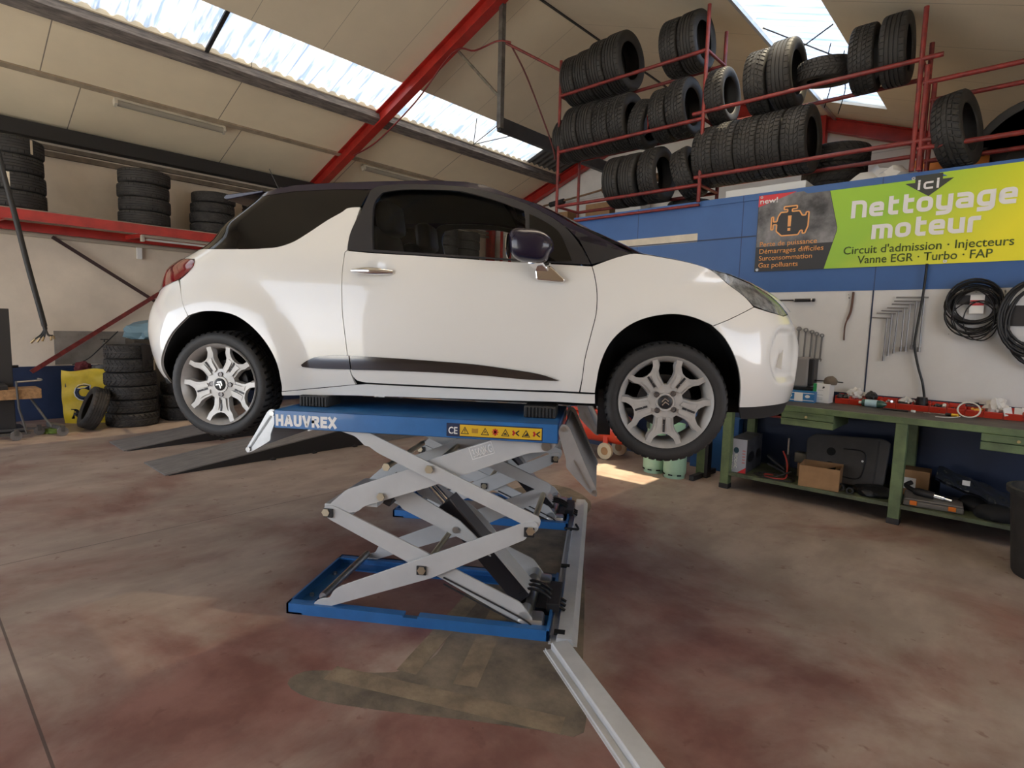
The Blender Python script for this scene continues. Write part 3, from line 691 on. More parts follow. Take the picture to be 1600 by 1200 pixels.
panel('bumper_lip', [(2.82, .312), (2.95, .313)] + [(xn(z) - .02, z) for z in (.314, .285, .25)] + [(2.95, .245), (2.84, .25)], M_blackm, off=-.012, gap=0, grid=.02)
panel('headlight', OUT['hlight_s'], M_hl, off=.002, gap=.0015, grid=.02)
panel('headlamp_housing', OUT['hlight'], mat('grey_lamp_interior', (.62, .61, .58), .3, var=.75, vscale=26), off=-.012, gap=.004, grid=.02)
panel('rocker_panel', OUT['rocker'], M_paint, off=.002, gap=.001)
panel('roof_side_rail', OUT['rail'] + [p for p in OUT['ablack'][1:3]] + [p for p in fo if .83 < p[0] < 1.94 and p[1] > 1.19][::-1] + OUT['rail_low'][:5][::-1], M_roof, gap=.001)
panel('side_moulding', OUT['mould_rear_s'], M_trim, off=.012, gap=0, grid=.02)
panel('side_moulding', OUT['mould_front_s'], M_trim, off=.012, gap=0, grid=.02)
for s in (-1, 1):                                   # bright strip in the bumper hollow
    pts = [(3.04, .50), (3.055, .585), (3.035, .545)]
    m = MB()
    y = -half_width(3.05, .55) + .03
    m.add([(3.00, s * -(y - .0), .515), (3.035, s * -(y - .04), .50), (3.045, s * -(y - .015), .60), (3.02, s * -(y + .01), .53)], [(0, 1, 2), (0, 2, 3), (0, 3, 1), (1, 3, 2)])
    m.build('running_light', M_paint, car)

# roof, windscreen, bonnet and the closing parts
RL = [(.02, 1.372), (.071, 1.386), (.212, 1.418), (.378, 1.451), (.596, 1.462), (.902, 1.467), (1.187, 1.467), (1.368, 1.456), (1.475, 1.435)]
WS = [(1.475, 1.435), (1.604, 1.382), (1.759, 1.325), (1.871, 1.267), (1.976, 1.204), (2.082, 1.152), (2.18, 1.10), (2.26, 1.056)]
def loft(name, rows, m, smooth=180):
    n = len(rows[0]); vs = [v for r in rows for v in r]
    fs = [(i * n + k, i * n + k + 1, (i + 1) * n + k + 1, (i + 1) * n + k) for i in range(len(rows) - 1) for k in range(n - 1)]
    o = MB().add(vs, fs).build(name, m, car, smooth=smooth); return o
SS = [i / 12 - 1 for i in range(25)]
loft('roof', [[(x - .10 * (1 - s * s) * max(0, 1 - (x - .02) / .3), s * half_width(x, z), z + .055 * (1 - s * s)) for s in SS] for x, z in RL], M_roof)
loft('headliner', [[(x, s * (half_width(x, z) - .03), z - .02 + .045 * (1 - s * s)) for s in SS] for x, z in RL], M_int)
loft('windscreen', [[(x + .24 * (1 - s * s) * (i / 7), s * (half_width(x, z) - .003), z + .055 * (1 - s * s) * (1 - i / 9)) for s in SS] for i, (x, z) in enumerate(WS)], M_wglass)
HE = [(2.19, 1.03), (2.26, 1.054), (2.32, 1.053), (2.45, 1.031), (2.55, 1.009), (2.645, .979), (2.745, .964), (2.878, .933), (3.0, .895), (3.10, .845), (3.165, .80)]
loft('bonnet', [[(x + .10 * (1 - s * s), s * half_width(x, z), z + .05 * (1 - s * s) * min(1, (3.3 - x) * 1.5)) for s in SS] for x, z in HE], M_paint)
MB().box((2.22, -.62, 1.0), (2.40, .62, 1.05)).build('cowl_panel', M_blackm, car)
sp = MB().add(*[[], []])
m = MB()
prof = fillet([(-.118, 1.398), (-.10, 1.416), (-.02, 1.424), (.14, 1.438), (.14, 1.426), (.0, 1.402), (-.10, 1.386)], .012)
m.prism(prof, frame((0, .55, 0), (1, 0, 0), (0, 0, 1)), 1.10)
m.build('spoiler', M_roof, car, bevel=.006)
MB().cyl((-.03, 0, 1.46), (-.16, 0, 1.71), .0035, 6, r2=.002).build('aerial', M_black, car)
MB().box((-.45, -.60, .26), (3.0, .60, .33)).box((.44, -.70, .285), (2.08, .70, .34)).build('underbody', M_under, car)
m = MB()
for y in (-.72, .72): m.box((.40, y - .06, .33), (2.08, y + .06, .98))
m.box((2.06, -.62, .33), (2.2, .62, .98)).box((.35, -.62, .33), (.45, .62, .98))
m.build('cabin_tub', M_int, car)
m = MB(); m.box((.3, -.55, .75), (.6, .55, 1.12))
m.build('rear_seat', M_int, car, bevel=.04)
M_seat = mat('black_seat_leather', (.012, .013, .017), .5)
for y in (-.36, .36):
    b = MB().box((0, -.25, 0), (.13, .25, .62), Matrix.Translation((.86, y, .62)) @ Matrix.Rotation(R(-14), 4, 'Y'), bev=.05).box((.85, y - .26, .55), (1.35, y + .26, .70), bev=.05).build('front_seat', M_seat, car, smooth=50)
    MB().box((-.05, -.13, 0), (.06, .13, .19), Matrix.Translation((.86, y, 1.205)) @ Matrix.Rotation(R(-8), 4, 'Y'), bev=.035).build('headrest', M_seat, b, smooth=50)
    for q in (-.06, .06): MB().cyl((.82, y + q, 1.12), (.85, y + q, 1.24), .007).build('headrest_post', M_chrome, b)
m = MB().box((1.85, -.6, .80), (2.2, .6, 1.0), bev=.05); m.build('dashboard', M_int, car)
MB().tube([(1.62 + .05 * math.sin(t), .36 + .18 * math.cos(t), .93 + .17 * math.sin(t)) for t in [i * math.pi / 12 for i in range(24)]], .014, 8, True).build('steering_wheel', M_int, car, smooth=60)

# inner wheel arches
def liner(arch, cx, cz, name):
    P = [p for p in arch]
    for s in (-1, 1):
        vs = []; n = len(P)
        for x, z in P: vs.append((x, s * (half_width(x, z) - .006), z))
        for x, z in P:
            d = Vector((x - cx, z - cz)); d = d * (1 + .035 / max(.05, d.length)); vs.append((cx + d.x, s * .74, cz + d.y))
        for x, z in P:
            d = Vector((x - cx, z - cz)); d = d * (1 + .035 / max(.05, d.length)); vs.append((cx + d.x, s * .46, cz + d.y))
        fs = [(i + k * n, i + 1 + k * n, i + 1 + (k + 1) * n, i + (k + 1) * n) for i in range(n - 1) for k in (0, 1)]
        vs.append((cx, s * .46, cz - .05)); fs += [(i + 2 * n, i + 1 + 2 * n, 3 * n) for i in range(n - 1)]
        MB().add(vs, fs).build('wheel_arch_liner', M_liner, car, smooth=60)
i0 = OUT['quarter_outer'].index(next(p for p in OUT['quarter_outer'] if p[1] < .3))
qa = OUT['quarter_outer']; qa = soft_open(qa[i0:[k for k, p in enumerate(qa) if p[0] < -.1][0] + 1])
liner(qa + OUT['arch_rear'][1:], .02, .36, 'r')
fa_ = OUT['fender']; k0 = fa_.index(min(fa_, key=lambda p: p[1] + (0 if p[0] > 2.08 else 9)))
fa_ = [p for p in fa_[k0:] if p[0] < 2.65 and p[1] < .77]
liner(soft_open(fa_) + OUT['bump_arch'], 2.464, .36, 'f')

# door mirror and handle, both sides
for s in (-1, 1):
    sy = lambda y: s * -y if s > 0 else y
    f = lambda x, y, z: (x, y if s < 0 else -y, z)
    bm = bmesh.new(); bmesh.ops.create_uvsphere(bm, u_segments=24, v_segments=16, radius=1)
    vs = []
    for v in bm.verts:
        x, y, z = v.co
        e = lambda t, p: math.copysign(abs(t) ** p, t)
        px = 1.775 + e(x, .75) * (.118 - .02 * (z < 0)); pz = 1.068 + e(z, .72) * .078 - .02 * x; py = -.945 + e(y, .8) * .085
        if x < 0: px = 1.775 + e(x, .55) * .10
        vs.append(f(px, py, pz))
    bm.verts.index_update(); fs = [[v.index for v in q.verts] for q in bm.faces]; bm.free()
    mo = MB().add(vs, fs).build('door_mirror', M_roof, car, smooth=180)
    MB().prism(fillet([(1.79, .985), (1.87, .985), (1.945, .918), (1.935, .903), (1.80, .915)], .012), frame(f(0, -.80, 0), (1, 0, 0), (0, 0, 1)), .05 * (1 if s < 0 else -1)).bar(f(1.83, -.83, .975), f(1.80, -.93, 1.01), .07, .045, side=(1, 0, 0)).build('mirror_stalk', M_chrome, mo, bevel=.006)
    MB().lathe([(0, 0), (.085, 0), (.085, .003)], 20, frame(f(1.672, -.945, 1.068), (0, 1, 0), (0, 0, 1)) @ Matrix.Rotation(math.pi, 4, 'X') @ Matrix.Diagonal((.8, .7, 1, 1))).build('mirror_glass', M_chrome, mo)
    w0 = half_width(.93, .95)
    hp = [f(.815 + .225 * t, -(w0 + .004 + .026 * math.sin(math.pi * min(1, max(0, t)))), .953 - .006 * t) for t in [i / 12 for i in range(13)]]
    MB().tube(hp, [.007 + .014 * math.sin(math.pi * (.08 + .84 * i / 12)) for i in range(13)], 10).build('door_handle', M_chrome, car, smooth=60)

# wheels: tyre, alloy rim with five forked spokes, bolts, cap
def wheel_rows(Rt, Rr, wd, n=72, tread='rib'):
    h = wd / 2
    prof = [(Rr, -h * .86), (Rr + .012, -h * .93), (Rr + (Rt - Rr) * .45, -h * 1.04), (Rr + (Rt - Rr) * .72, -h * 1.02), (Rt - .012, -h * .93), (Rt - .003, -h * .83)]
    gr = []
    for c in (-.50, -.17, .17, .50): gr += [(Rt, c * h - .006), (Rt - .008, c * h - .004), (Rt - .008, c * h + .004), (Rt, c * h + .006)]
    prof += gr + [(r, -y) for r, y in prof[::-1]]
    prof += [(Rr - .004, h * .80), (Rr + .03, h * .92), (Rt - .02, h * .80), (Rt - .02, -h * .80), (Rr + .03, -h * .92), (Rr - .004, -h * .80)]
    return prof
def tyre_mesh(name, Rt, Rr, wd, m, pattern='rib', n=80):
    """axis along local y; tread blocks cut by slanted grooves"""
    prof = wheel_rows(Rt, Rr, wd); k = len(prof); h = wd / 2
    mb = MB(); vs = []; nb = n // 2; cols = []
    duty = .66 if pattern != 'rib' else .90
    for q in range(nb): cols += [(q, 1), (q + duty * .5, 1), (q + duty - .03, 1), (q + duty + .03, 0), (q + .97, 0)]
    nc = len(cols)
    for (c, state) in cols:
        for (r, y) in prof:
            tw = 0.0; rr = r; e = abs(y) / h
            if r > Rt - .014:
                if pattern == 'vee': tw = e * 1.1
                elif pattern == 'slant': tw = y / h * .9
                elif pattern == 'block': tw = .5 if e < .34 else 0
                if not state and r > Rt - .006:
                    if pattern == 'rib': rr = r - (.007 if e > .52 else 0)
                    elif pattern == 'block': rr = r - (.010 if e > .40 else .004)
                    else: rr = r - (.011 if e > .12 else .003)
            t = 2 * math.pi * (c + tw) / nb
            vs.append((rr * math.cos(t), y, rr * math.sin(t)))
    n = nc; fs = []
    for i in range(n):
        j = (i + 1) % n
        for q in range(k):
            l = (q + 1) % k; fs.append((i * k + q, j * k + q, j * k + l, i * k + l))
    o = mb.add(vs, fs).build(name, m, None, smooth=38); return o
car_tyre = tyre_mesh('tyre', .305, .222, .200, M_rub, 'slant', 96)
def alloy_mesh():
    mb = MB(); ring = frame((0, 0, 0), (1, 0, 0), (0, 0, 1))    # lathe z -> -y (outwards)
    mb.lathe([(.226, .006), (.231, .012), (.234, .004), (.232, -.012), (.222, -.02), (.214, -.035), (.205, -.06), (.203, -.16), (.215, -.175), (.206, -.175), (.198, -.155), (.200, -.06), (.209, -.02), (.221, -.002)], 72, ring, closed=True)
    spoke = [(.030, -.046), (.085, -.044), (.122, -.047), (.146, -.055), (.168, -.074), (.188, -.081), (.213, -.095), (.2205, -.093), (.2265, -.068), (.205, -.059), (.186, -.050), (.172, -.034), (.164, -.022), (.160, 0)]
    spoke = spoke + [(r, -t) for r, t in spoke[-2::-1]]
    for k in range(5):
        a = R(-90 + 72 * k); M = ring @ Matrix.Rotation(a, 4, 'Z')
        n = len(spoke)
        d = lambda r: -.022 + .020 * ss(.10, .22, r)             # face sits deeper at the hub
        f0 = [M @ Vector((r, t, d(r))) for r, t in spoke]; f1 = [M @ Vector((r, t * 1.12, d(r) - .030)) for r, t in spoke]
        inn = [M @ Vector((r + (.004 if 0 else 0), t * .86 if abs(t) > .03 else t, d(r) + .006)) for r, t in spoke]
        vs = f0 + f1; fs = [tuple(range(n)), tuple(range(2 * n - 1, n - 1, -1))] + [(i, (i + 1) % n, n + (i + 1) % n, n + i) for i in range(n)]
        # raised flank ridges along each spoke
        mb.add(vs, fs)
        for sg in (-1, 1):
            mb.prism([(.075, sg * .010), (.080, sg * .030), (.125, sg * .034), (.150, sg * .044), (.150, sg * .016), (.110, sg * .010)], M @ Matrix.Translation((0, 0, -.022 + .004)), .006)
    mb.lathe([(0, -.055), (.092, -.055), (.088, -.020), (.048, -.016), (.046, -.010), (.036, -.010), (.034, -.016), (0, -.016)], 40, ring)
    return mb
alloy = alloy_mesh()
M_nut = mat('wheel_bolt_steel', (.16, .15, .15), .4, metal=.8)
def wheel(x, yface, z, s, rot):
    M0 = Matrix.Translation((x, yface, z)) @ (Matrix.Identity(4) if s < 0 else Matrix.Rotation(math.pi, 4, 'Z'))
    w = alloy.build('wheel', M_alloy, car, smooth=32) if not hasattr(wheel, 'me') else link('wheel', wheel.me, car)
    wheel.me = w.data; w.matrix_local = M0
    t = car_tyre if not hasattr(wheel, 't') else link('tyre', car_tyre.data)
    wheel.t = 1; t.parent = w; t.location = (0, .092, 0); t['label'] = 'black road tyre on the alloy rim'
    for k in range(4):
        a = R(rot + 90 * k); p = Vector((.057 * math.cos(a), 0, .057 * math.sin(a)))
        MB().cyl(p + Vector((0, .03, 0)), p + Vector((0, .012, 0)), .0095, 6).lathe([(.0105, 0), (.0145, 0), (.0145, .012), (.0105, .012)], 16, frame(p + Vector((0, .0215, 0)), (1, 0, 0), (0, 0, 1)), closed=True).build('wheel_bolt', M_nut, w)
    c = MB().lathe([(0, 0), (.0335, 0), (.0335, .004), (.031, .006), (0, .006)], 32, frame((0, .011, 0), (1, 0, 0), (0, 0, 1))).build('centre_cap', M_black, w, smooth=40)
    E = Matrix.Rotation(R(-rot * 0 + (8 if rot == 50 else -30)), 4, 'Z')
    lg = MB()
    for dy in (.011, -.006):
        ch = [(-.017, dy - .011), (0, dy + .004), (.017, dy - .011), (.017, dy - .004), (0, dy + .011), (-.017, dy - .004)]
        lg.prism(ch, frame((0, .005, 0), (1, 0, 0), (0, 0, 1)) @ E, .0018)
    lg.build('chevron_badge', M_chrome, w)
    MB().lathe([(0, -.07), (.135, -.07), (.135, -.085), (0, -.085)], 40, frame((0, 0, 0), (1, 0, 0), (0, 0, 1))).build('brake_disc', M_dark, w, smooth=40)
    for k in range(5):
        gm = MB()
        M = frame((0, 0, 0), (1, 0, 0), (0, 0, 1)) @ Matrix.Rotation(R(-90 + 72 * k), 4, 'Z')
        dd = lambda r: -.022 + .020 * ss(.10, .22, r) + .0012
        for r0, r1 in ((.090, .115), (.115, .138), (.138, .154)): gm.bar(M @ Vector((r0, 0, dd(r0))), M @ Vector((r1, 0, dd(r1))), .011, .002, side=M.to_3x3() @ Vector((0, 1, 0)))
        gm.build('spoke_slot', M_dark, w)
    return w
for s in (-1, 1):
    wheel(0.0, s * .795, .310, s, 90)
    wheel(2.464, s * .795, .3215, s, 50)
# number-free underside hardware seen below the sills
for y in (-.62, .62):
    MB().box((2.13, y - .06, .12), (2.20, y + .06, .36)).cyl((2.3, y, .30), (2.464, y * 1.02, .33), .03).build('suspension_arm', M_dark, car)
# ================================================================ scissor lift platforms (car frame: x along the car, y across)
CARROT = R(33.366)
def lift(label):
    L = thing('scissor_lift', label, 'car lift', (0, 0, 0), (0, 0, CARROT), 'scissor lift platforms under the car')
    side = lambda y: frame((0, y, 0), (1, 0, 0), (0, 0, 1))          # prism grows towards -y
    # base frame
    m = MB(); x0, x1, y0, y1, h = .515, 1.935, -1.0, -.335, .058
    m.box((x0, y0, 0), (x1, y0 + .012, h - .012)).box((x0, y0, h - .012), (1.17, y0 + .05, h)).box((1.25, y0, h - .012), (x1, y0 + .05, h)).box((x0, y0 + .012, 0), (x1, y0 + .10, .008))
    m.box((x0, y1 - .012, 0), (x1, y1, h)).box((x0, y1 - .05, h - .012), (x1, y1, h)).box((x0, y1 - .10, 0), (x1, y1 - .012, .008))
    m.box((x0, y0, 0), (x0 + .012, y1, h)).box((x0, y0, 0), (x0 + .09, y1, .010)).box((x1 - .014, y0, 0), (x1, y1, h + .01)).box((x1 - .16, y0 + .02, 0), (x1, y1 - .02, .012))
    m.build('base_frame', M_lblue, L)
    for y in (y0 + .19, y1 - .19):
        MB().cyl((x0 + .045, y, .01), (x0 + .045, y, .026), .012, 6).build('anchor_bolt', M_steel, L)
    # platform
    m = MB(); px0, px1, pz0, pz1 = .462, 1.948, 1.012, 1.107
    m.box((px0, -1.0, pz1 - .006), (px1, -.335, pz1)); m.box((px0, -1.0, pz0), (px1, -.992, pz1)); m.box((px0, -.343, pz0), (px1, -.335, pz1))
    m.box((px0, -1.0, pz0), (px0 + .008, -.335, pz1)); m.box((px1 - .008, -1.0, pz0), (px1, -.335, pz1)); m.box((px0, -1.0, pz0), (px1, -.955, pz0 + .006)); m.box((px0, -.38, pz0), (px1, -.335, pz0 + .006))
    pf = m.build('platform', M_lblue, L, bevel=.005)
    stroke_text('brand_lettering', 'HAUVREX', frame((.474, -1.0004, 1.0245), (1, 0, 0), (0, 0, 1)), .060, .335, .25, M_white, pf, gap=.14)
    # safety label
    f = lambda x, z, d=.0008: Matrix.Translation((x, -1.0 - d, z)) @ frame((0, 0, 0), (1, 0, 0), (0, 0, 1))
    MB().prism([(1.392, 1.020), (1.872, 1.020), (1.872, 1.087), (1.392, 1.087)], f(0, 0, .0003), .0004).build('label_border', mat('navy_label', (.012, .022, .07), .5), pf)
    MB().prism([(1.460, 1.0255), (1.867, 1.0255), (1.867, 1.0815), (1.460, 1.0815)], f(0, 0, .0008), .0004).build('warning_label', mat('yellow_label', (.72, .46, .02), .45), pf, ).data
    lettering('ce_mark', 'CE', f(1.402, 1.034, .0009), .034, .046, M_white, pf, bold=.02)
    M_ink = mat('label_ink', (.015, .013, .012), .5); M_rink = mat('label_red_ink', (.50, .02, .02), .5); M_oink = mat('label_faded_ink', (.45, .24, .02), .5)
    for k in range(8):
        cx = 1.486 + k * .0508; b = f(cx, 1.0535, .0013)
        if k == 1:
            MB().prism([(-.016, -.011), (.016, -.011), (.016, .013), (.002, .010), (0, .012), (-.002, .010), (-.016, .013)], b, .0003).build('manual_symbol', M_oink, pf)
        elif k in (0, 2, 4, 6):
            m = MB(); o = [(-.021, -.018), (.021, -.018), (0, .019)]; i_ = [(-.015, -.0145), (.015, -.0145), (0, .0118)]
            for a in range(3):
                c = (a + 1) % 3; m.prism([o[a], o[c], i_[c], i_[a]], b, .0003)
            if k == 0: m.prism([(-.0017, -.006), (.0017, -.006), (.0024, .006), (-.0024, .006)], b, .0003).prism([(-.002, -.012), (.002, -.012), (.002, -.009), (-.002, -.009)], b, .0003)
            elif k == 2: m.prism([(-.008, -.010), (-.002, -.002), (-.004, .004), (.001, .003), (.008, -.009), (.002, -.004)], b, .0003)
            elif k == 4: m.prism([(-.010, -.011), (.010, -.011), (.004, -.004), (.006, .003), (-.001, -.003), (-.006, -.002)], b, .0003)
            else: m.prism([(-.012, -.012), (.012, -.012), (.004, .006), (.001, -.002), (-.004, -.004)], b, .0003)
            m.build('warning_symbol', M_ink, pf)
        elif k == 3:
            m = MB()
            for a in (45, -45, 0): m.prism([(-.017, -.003), (.017, -.003), (.017, .003), (-.017, .003)], b @ Matrix.Rotation(R(a), 4, 'Z'), .0003)
            m.prism([(-.004, -.018), (.004, -.018), (.005, .012), (0, .018), (-.005, .012)], b, .0003); m.build('prohibition_symbol', M_rink, pf)
        else:
            m = MB(); m.prism([(0, .004), (.016, .015), (.019, .011), (.006, 0), (.019, -.011), (.016, -.015), (0, -.004)], b, .0003)
            m.build('pinch_symbol', M_ink, pf)
            MB().prism([(-.019, -.008), (-.010, -.014), (-.004, -.003), (.004, 0), (-.004, .003), (-.010, .014), (-.019, .008), (-.012, 0)], b, .0003).build('hand_symbol', M_rink, pf)
    # flaps at both ends
    def flap(hx, hz, tx, tz, ribs, nm):
        d = Vector((tx - hx, 0, tz - hz)); Ln = d.length; d.normalize()
        Fm = frame((hx, -.985, hz), d, (0, 1, 0))           # local x down the flap, y across, z = face
        m = MB().box((0, .0, -.004), (Ln, .635, .004), Fm)
        o = m.build(nm, M_galv, L)
        r = MB()
        if ribs:
            for i in range(22):
                x = .012 + i * (Ln - .024) / 22
                r.prism([(0, .004), (.010, .012), (.014, .004)], Fm @ Matrix.Translation((x, .635, 0)) @ Matrix.Rotation(R(90), 4, 'X'), .635)
            r.build('rib_plate', mat('grey_rib_plate', (.36, .36, .37), .45) if 'grey_rib_plate' not in bpy.data.materials else bpy.data.materials['grey_rib_plate'], o)
        for y in (-.985, -.35):
            sgn = 1
            P = [(-.025, 0), (-.012, .022), (.012, .028), (Ln * .55, .018), (Ln * .98, .014), (Ln + .018, 0), (Ln * .98, -.020), (Ln * .72, -.050), (Ln * .50, -.072), (Ln * .40, -.055), (0, -.03)]
            g = frame((hx, y, hz), d, (0, 0, 1) if d.x > 0 else (0, 0, 1))
            pl = MB().prism(fillet(P, .012, 3), g, .010).build('side_plate', M_galv, o)
            for xx in (0, Ln * .97): MB().cyl(g @ Vector((xx, 0, -.008)), g @ Vector((xx, 0, .018)), .013, 12).build('pivot_bolt', M_steel, o)
            MB().bar(g @ Vector((Ln * .45, -.02, .012)), g @ Vector((Ln * .9, -.012, .012)), .007, .007).build('spring_rod', M_steel, o)
        return o
    flap(1.972, 1.085, 2.135, .775, True, 'end_flap')
    flap(.445, 1.085, .300, .880, True, 'end_flap')
    # scissor arms: outer pair and inner pair, upper and lower
    def arm(P, y, t=.012, rad=.02, nm='scissor_arm', m=M_lgrey): return MB().prism(fillet(P, rad, 4), side(y), t).build(nm, m, L, bevel=.0015)
    UO = [(.72, 1.035), (.80, 1.065), (.97, 1.010), (1.871, .628), (1.872, .585), (1.83, .555), (1.79, .585), (1.302, .784), (1.02, .905), (.97, .938), (.95, .938), (.90, .985)]
    LO = [(.655, .055), (.69, .085), (.755, .100), (.775, .145), (.815, .172), (1.798, .602), (1.850, .612), (1.868, .575), (1.842, .545), (1.812, .535), (1.80, .513), (1.266 + .05, .265), (.752, .052)]
    LI = [(.700, .56), (.715, .592), (.745, .600), (.775, .595), (1.286, .385), (1.462, .300), (1.781, .165), (1.845, .085), (1.85, .045), (1.80, .040), (1.359, .255), (1.181, .324), (.735, .525)]
    UI = [(.715, .575), (.748, .612), (.835, .690), (1.166, .820), (1.301, .885), (1.70, 1.035), (1.93, 1.025), (1.935, .985), (1.885, .955), (1.80, .945), (1.416, .790), (1.288, .735), (.93, .605), (.90, .575), (.75, .545)]
    ao = arm(UO, -.960); ai = arm(UI, -.930)
    arm(LO, -.968); arm(LI, -.938)
    arm(UO, -.352); arm(LO, -.350); arm(LI, -.385); arm(UI, -.395)
    lettering('capacity_mark', '3500KG', frame((1.522, -.9425, .905), (1, 0, .37), (-.37, 0, 1)), .042, .105, M_white, ai, bold=.015)
    g = frame((1.514, -.9422, .893), (1, 0, .37), (-.37, 0, 1)); o = [(0, 0), (.122, 0), (.122, .064), (0, .064)]; i_ = [(.003, .003), (.119, .003), (.119, .061), (.003, .061)]
    m = MB()
    for a in range(4): m.prism([o[a], o[(a + 1) % 4], i_[(a + 1) % 4], i_[a]], g, .0006)
    m.build('capacity_frame', M_white, ai)
    # pins and bolts
    M_zinc = mat('yellow_zinc', (.62, .55, .40), .35, metal=.9)
    for (x, z, yf) in ((1.298, .839, -.976), (1.266, .306, -.984), (1.825, .562, -.984), (.727, .564, -.955), (1.03, .668, -.948), (1.06, .83, -.948)):
        b = MB().cyl((x, yf, z), (x, -.345, z), .016, 16).cyl((x, yf, z), (x, yf - .012, z), .022, 6).build('pivot_pin', M_zinc, L, smooth=40)
    for (x, z) in ((1.268, .306), (1.822, .556), (.742, .562)):
        MB().box((x - .03, -.990 if x > 1 else -.962, z - .026), (x + .022, -.980 if x > 1 else -.950, z + .022), bev=.003).build('lock_plate', M_dark, L)
    for (x, z, r) in ((.70, .088, .022), (1.81, .06, .03), (.93, .99, .022), (1.885, .985, .024)):
        MB().cyl((x, -.95, z), (x, -.36, z), r, 16).build('cross_tube', M_steel, L, smooth=40)
    MB().box((.70, -.925, .545), (.86, -.40, .600), bev=.006).build('cross_plate', M_lgrey, L)
    MB().box((.86, -.925, .60), (1.0, -.40, .625), Matrix.Translation((0, 0, 0)), bev=.004).build('cross_plate', M_lgrey, L)
    # hydraulic ram in its black cover, with piston rods
    a, b = Vector((1.765, -.66, .065)), Vector((1.30, -.66, .575)); d = (b - a).normalized()
    n = Vector((d.z, 0, -d.x))
    MB().bar(a, b, .13, .10, side=(0, 1, 0)).build('ram_cover', mat('black_ram_cover', (.028, .026, .030), .38), L, bevel=.004)
    MB().bar(a + n * .053 + d * .02, b + n * .053, .132, .008, side=(0, 1, 0)).build('ram_guard', mat('grey_ram_guard', (.13, .125, .13), .4), L)
    MB().bar(a + n * .060 + d * .015, a + n * .060 + d * .36, .15, .010, side=(0, 1, 0)).build('ram_shield', M_lgrey, L)
    for q in (-.028, .028): MB().cyl(b + Vector((0, q, 0)), b + d * .22 + Vector((0, q, 0)), .014, 14).build('piston_rod', M_chrome, L, smooth=40)
    # rocker plates carrying the ram head
    RK = [(1.015, .690), (1.05, .705), (1.10, .690), (1.42, .520), (1.51, .440), (1.60, .330), (1.49, .395), (1.36, .450), (1.10, .560), (1.03, .640)]
    for y in (-.80, -.52): MB().prism(fillet(RK, .015, 3), side(y), .010).build('rocker_plate', M_lgrey, L)
    MB().box((.93, -.84, .60), (1.05, -.50, .66), Matrix.Translation((.99, 0, .63)) @ Matrix.Rotation(R(25), 4, 'Y') @ Matrix.Translation((-.99, 0, -.63)), bev=.004).build('rocker_block', M_dark, L)
    MB().cyl((1.40, -.82, .47), (1.40, -.50, .47), .018, 14).build('rocker_pin', M_steel, L)
    # lower arm channel with two hydraulic pipes
    for k, (dz, dy) in enumerate(((0, 0), (-.035, 0))):
        pts = [(1.375, -.955, .262 + dz), (1.42, -.956, .245 + dz), (1.77, -.956, .095 + dz), (1.84, -.958, .055)]
        MB().tube(spline(pts, 4), .0045, 6).build('hydraulic_pipe', M_dark, L)
    # feet with ram brackets at the right end
    for y in (-.90, -.44):
        MB().box((1.76, y - .055, .012), (1.90, y + .055, .085), bev=.018).cyl((1.80, y - .05, .085), (1.80, y + .05, .085), .035, 14).build('pivot_bracket', mat('cast_zinc', (.60, .60, .58), .3, metal=.9), L, smooth=40)
    MB().box((1.74, -.76, .012), (1.93, -.56, .05)).box((1.90, -.80, .05), (1.97, -.52, .10), bev=.006).build('valve_block', M_dark, L)
    for k in range(3):
        y = -.62 - .05 * k
        MB().tube(spline([(1.74, y, .10), (1.80, y, .135), (1.88, y - .01, .12), (1.95, y - .02, .07), (2.00, y - .03, .045)], 5), .008, 7).build('hydraulic_hose', M_cord, L)
    # rubber blocks on the platform that carry the sills
    for x in (.515, 1.755):
        o = MB().box((x, -.84, 1.107), (x + .165, -.68, 1.168), bev=.006)
        for k in range(9): o.box((x + .008 + k * .018, -.846, 1.112), (x + .016 + k * .018, -.84, 1.160))
        o.build('rubber_pad', M_rub, L)
    return L
l1 = lift('blue and grey scissor lift platform nearest the camera, whole frame in view')
l2 = copy_tree(l1); l2['label'] = 'blue and grey scissor lift platform on the far side, behind the nearer one'
l2.location = (-math.sin(CARROT) * 1.585, math.cos(CARROT) * 1.585, 0)

# aluminium cable duct along the lift and out towards the camera
M_alu = mat('aluminium_duct', (.72, .735, .75), .42, metal=.2, var=.15, vscale=6)
def duct(name, label, pts, w, holes):
    d = thing(name, label, 'cable duct', (0, 0, 0), (0, 0, CARROT))
    for (p, q) in zip(pts, pts[1:]):
        p, q = Vector((*p, 0)), Vector((*q, 0)); ax = (q - p).normalized(); Fm = frame(p, ax.cross(Z) * -1, ax)
        Fm = frame(p, Vector((ax.y, -ax.x, 0)), Vector((0, 0, 1)))       # x to the right of travel, y up, z = -travel... 
        Ln = (q - p).length
        if Fm.to_3x3().col[2].dot(ax) < 0: base = Fm @ Matrix.Translation((0, 0, -Ln))
        else: base = Fm
        prof = [(-w / 2, 0), (-w / 2, .002), (-w / 2 + .028, .038), (w / 2 - .045, .038), (w / 2 - .040, .030), (w / 2 - .040, .006), (w / 2, .006), (w / 2, 0)]
        MB().prism(prof, base, Ln).build('cover', M_alu, d)
        MB().prism([(w / 2 - .012, 0), (w / 2 - .012, .016), (w / 2 - .008, .016), (w / 2 - .008, 0)], base, Ln).build('edge_lip', M_alu, d)
    for (x, y) in holes: MB().box((x - .028, y - .022, .030), (x + .028, y + .022, .0388)).build('cut_out', M_gap, d)
    return d
duct('cable_duct', 'pale aluminium cable duct on the floor along the right end of the lift', [(2.005, 1.30), (2.005, -1.02)], .145, [(1.985, -.96), (1.965, -.15), (1.985, .53)])
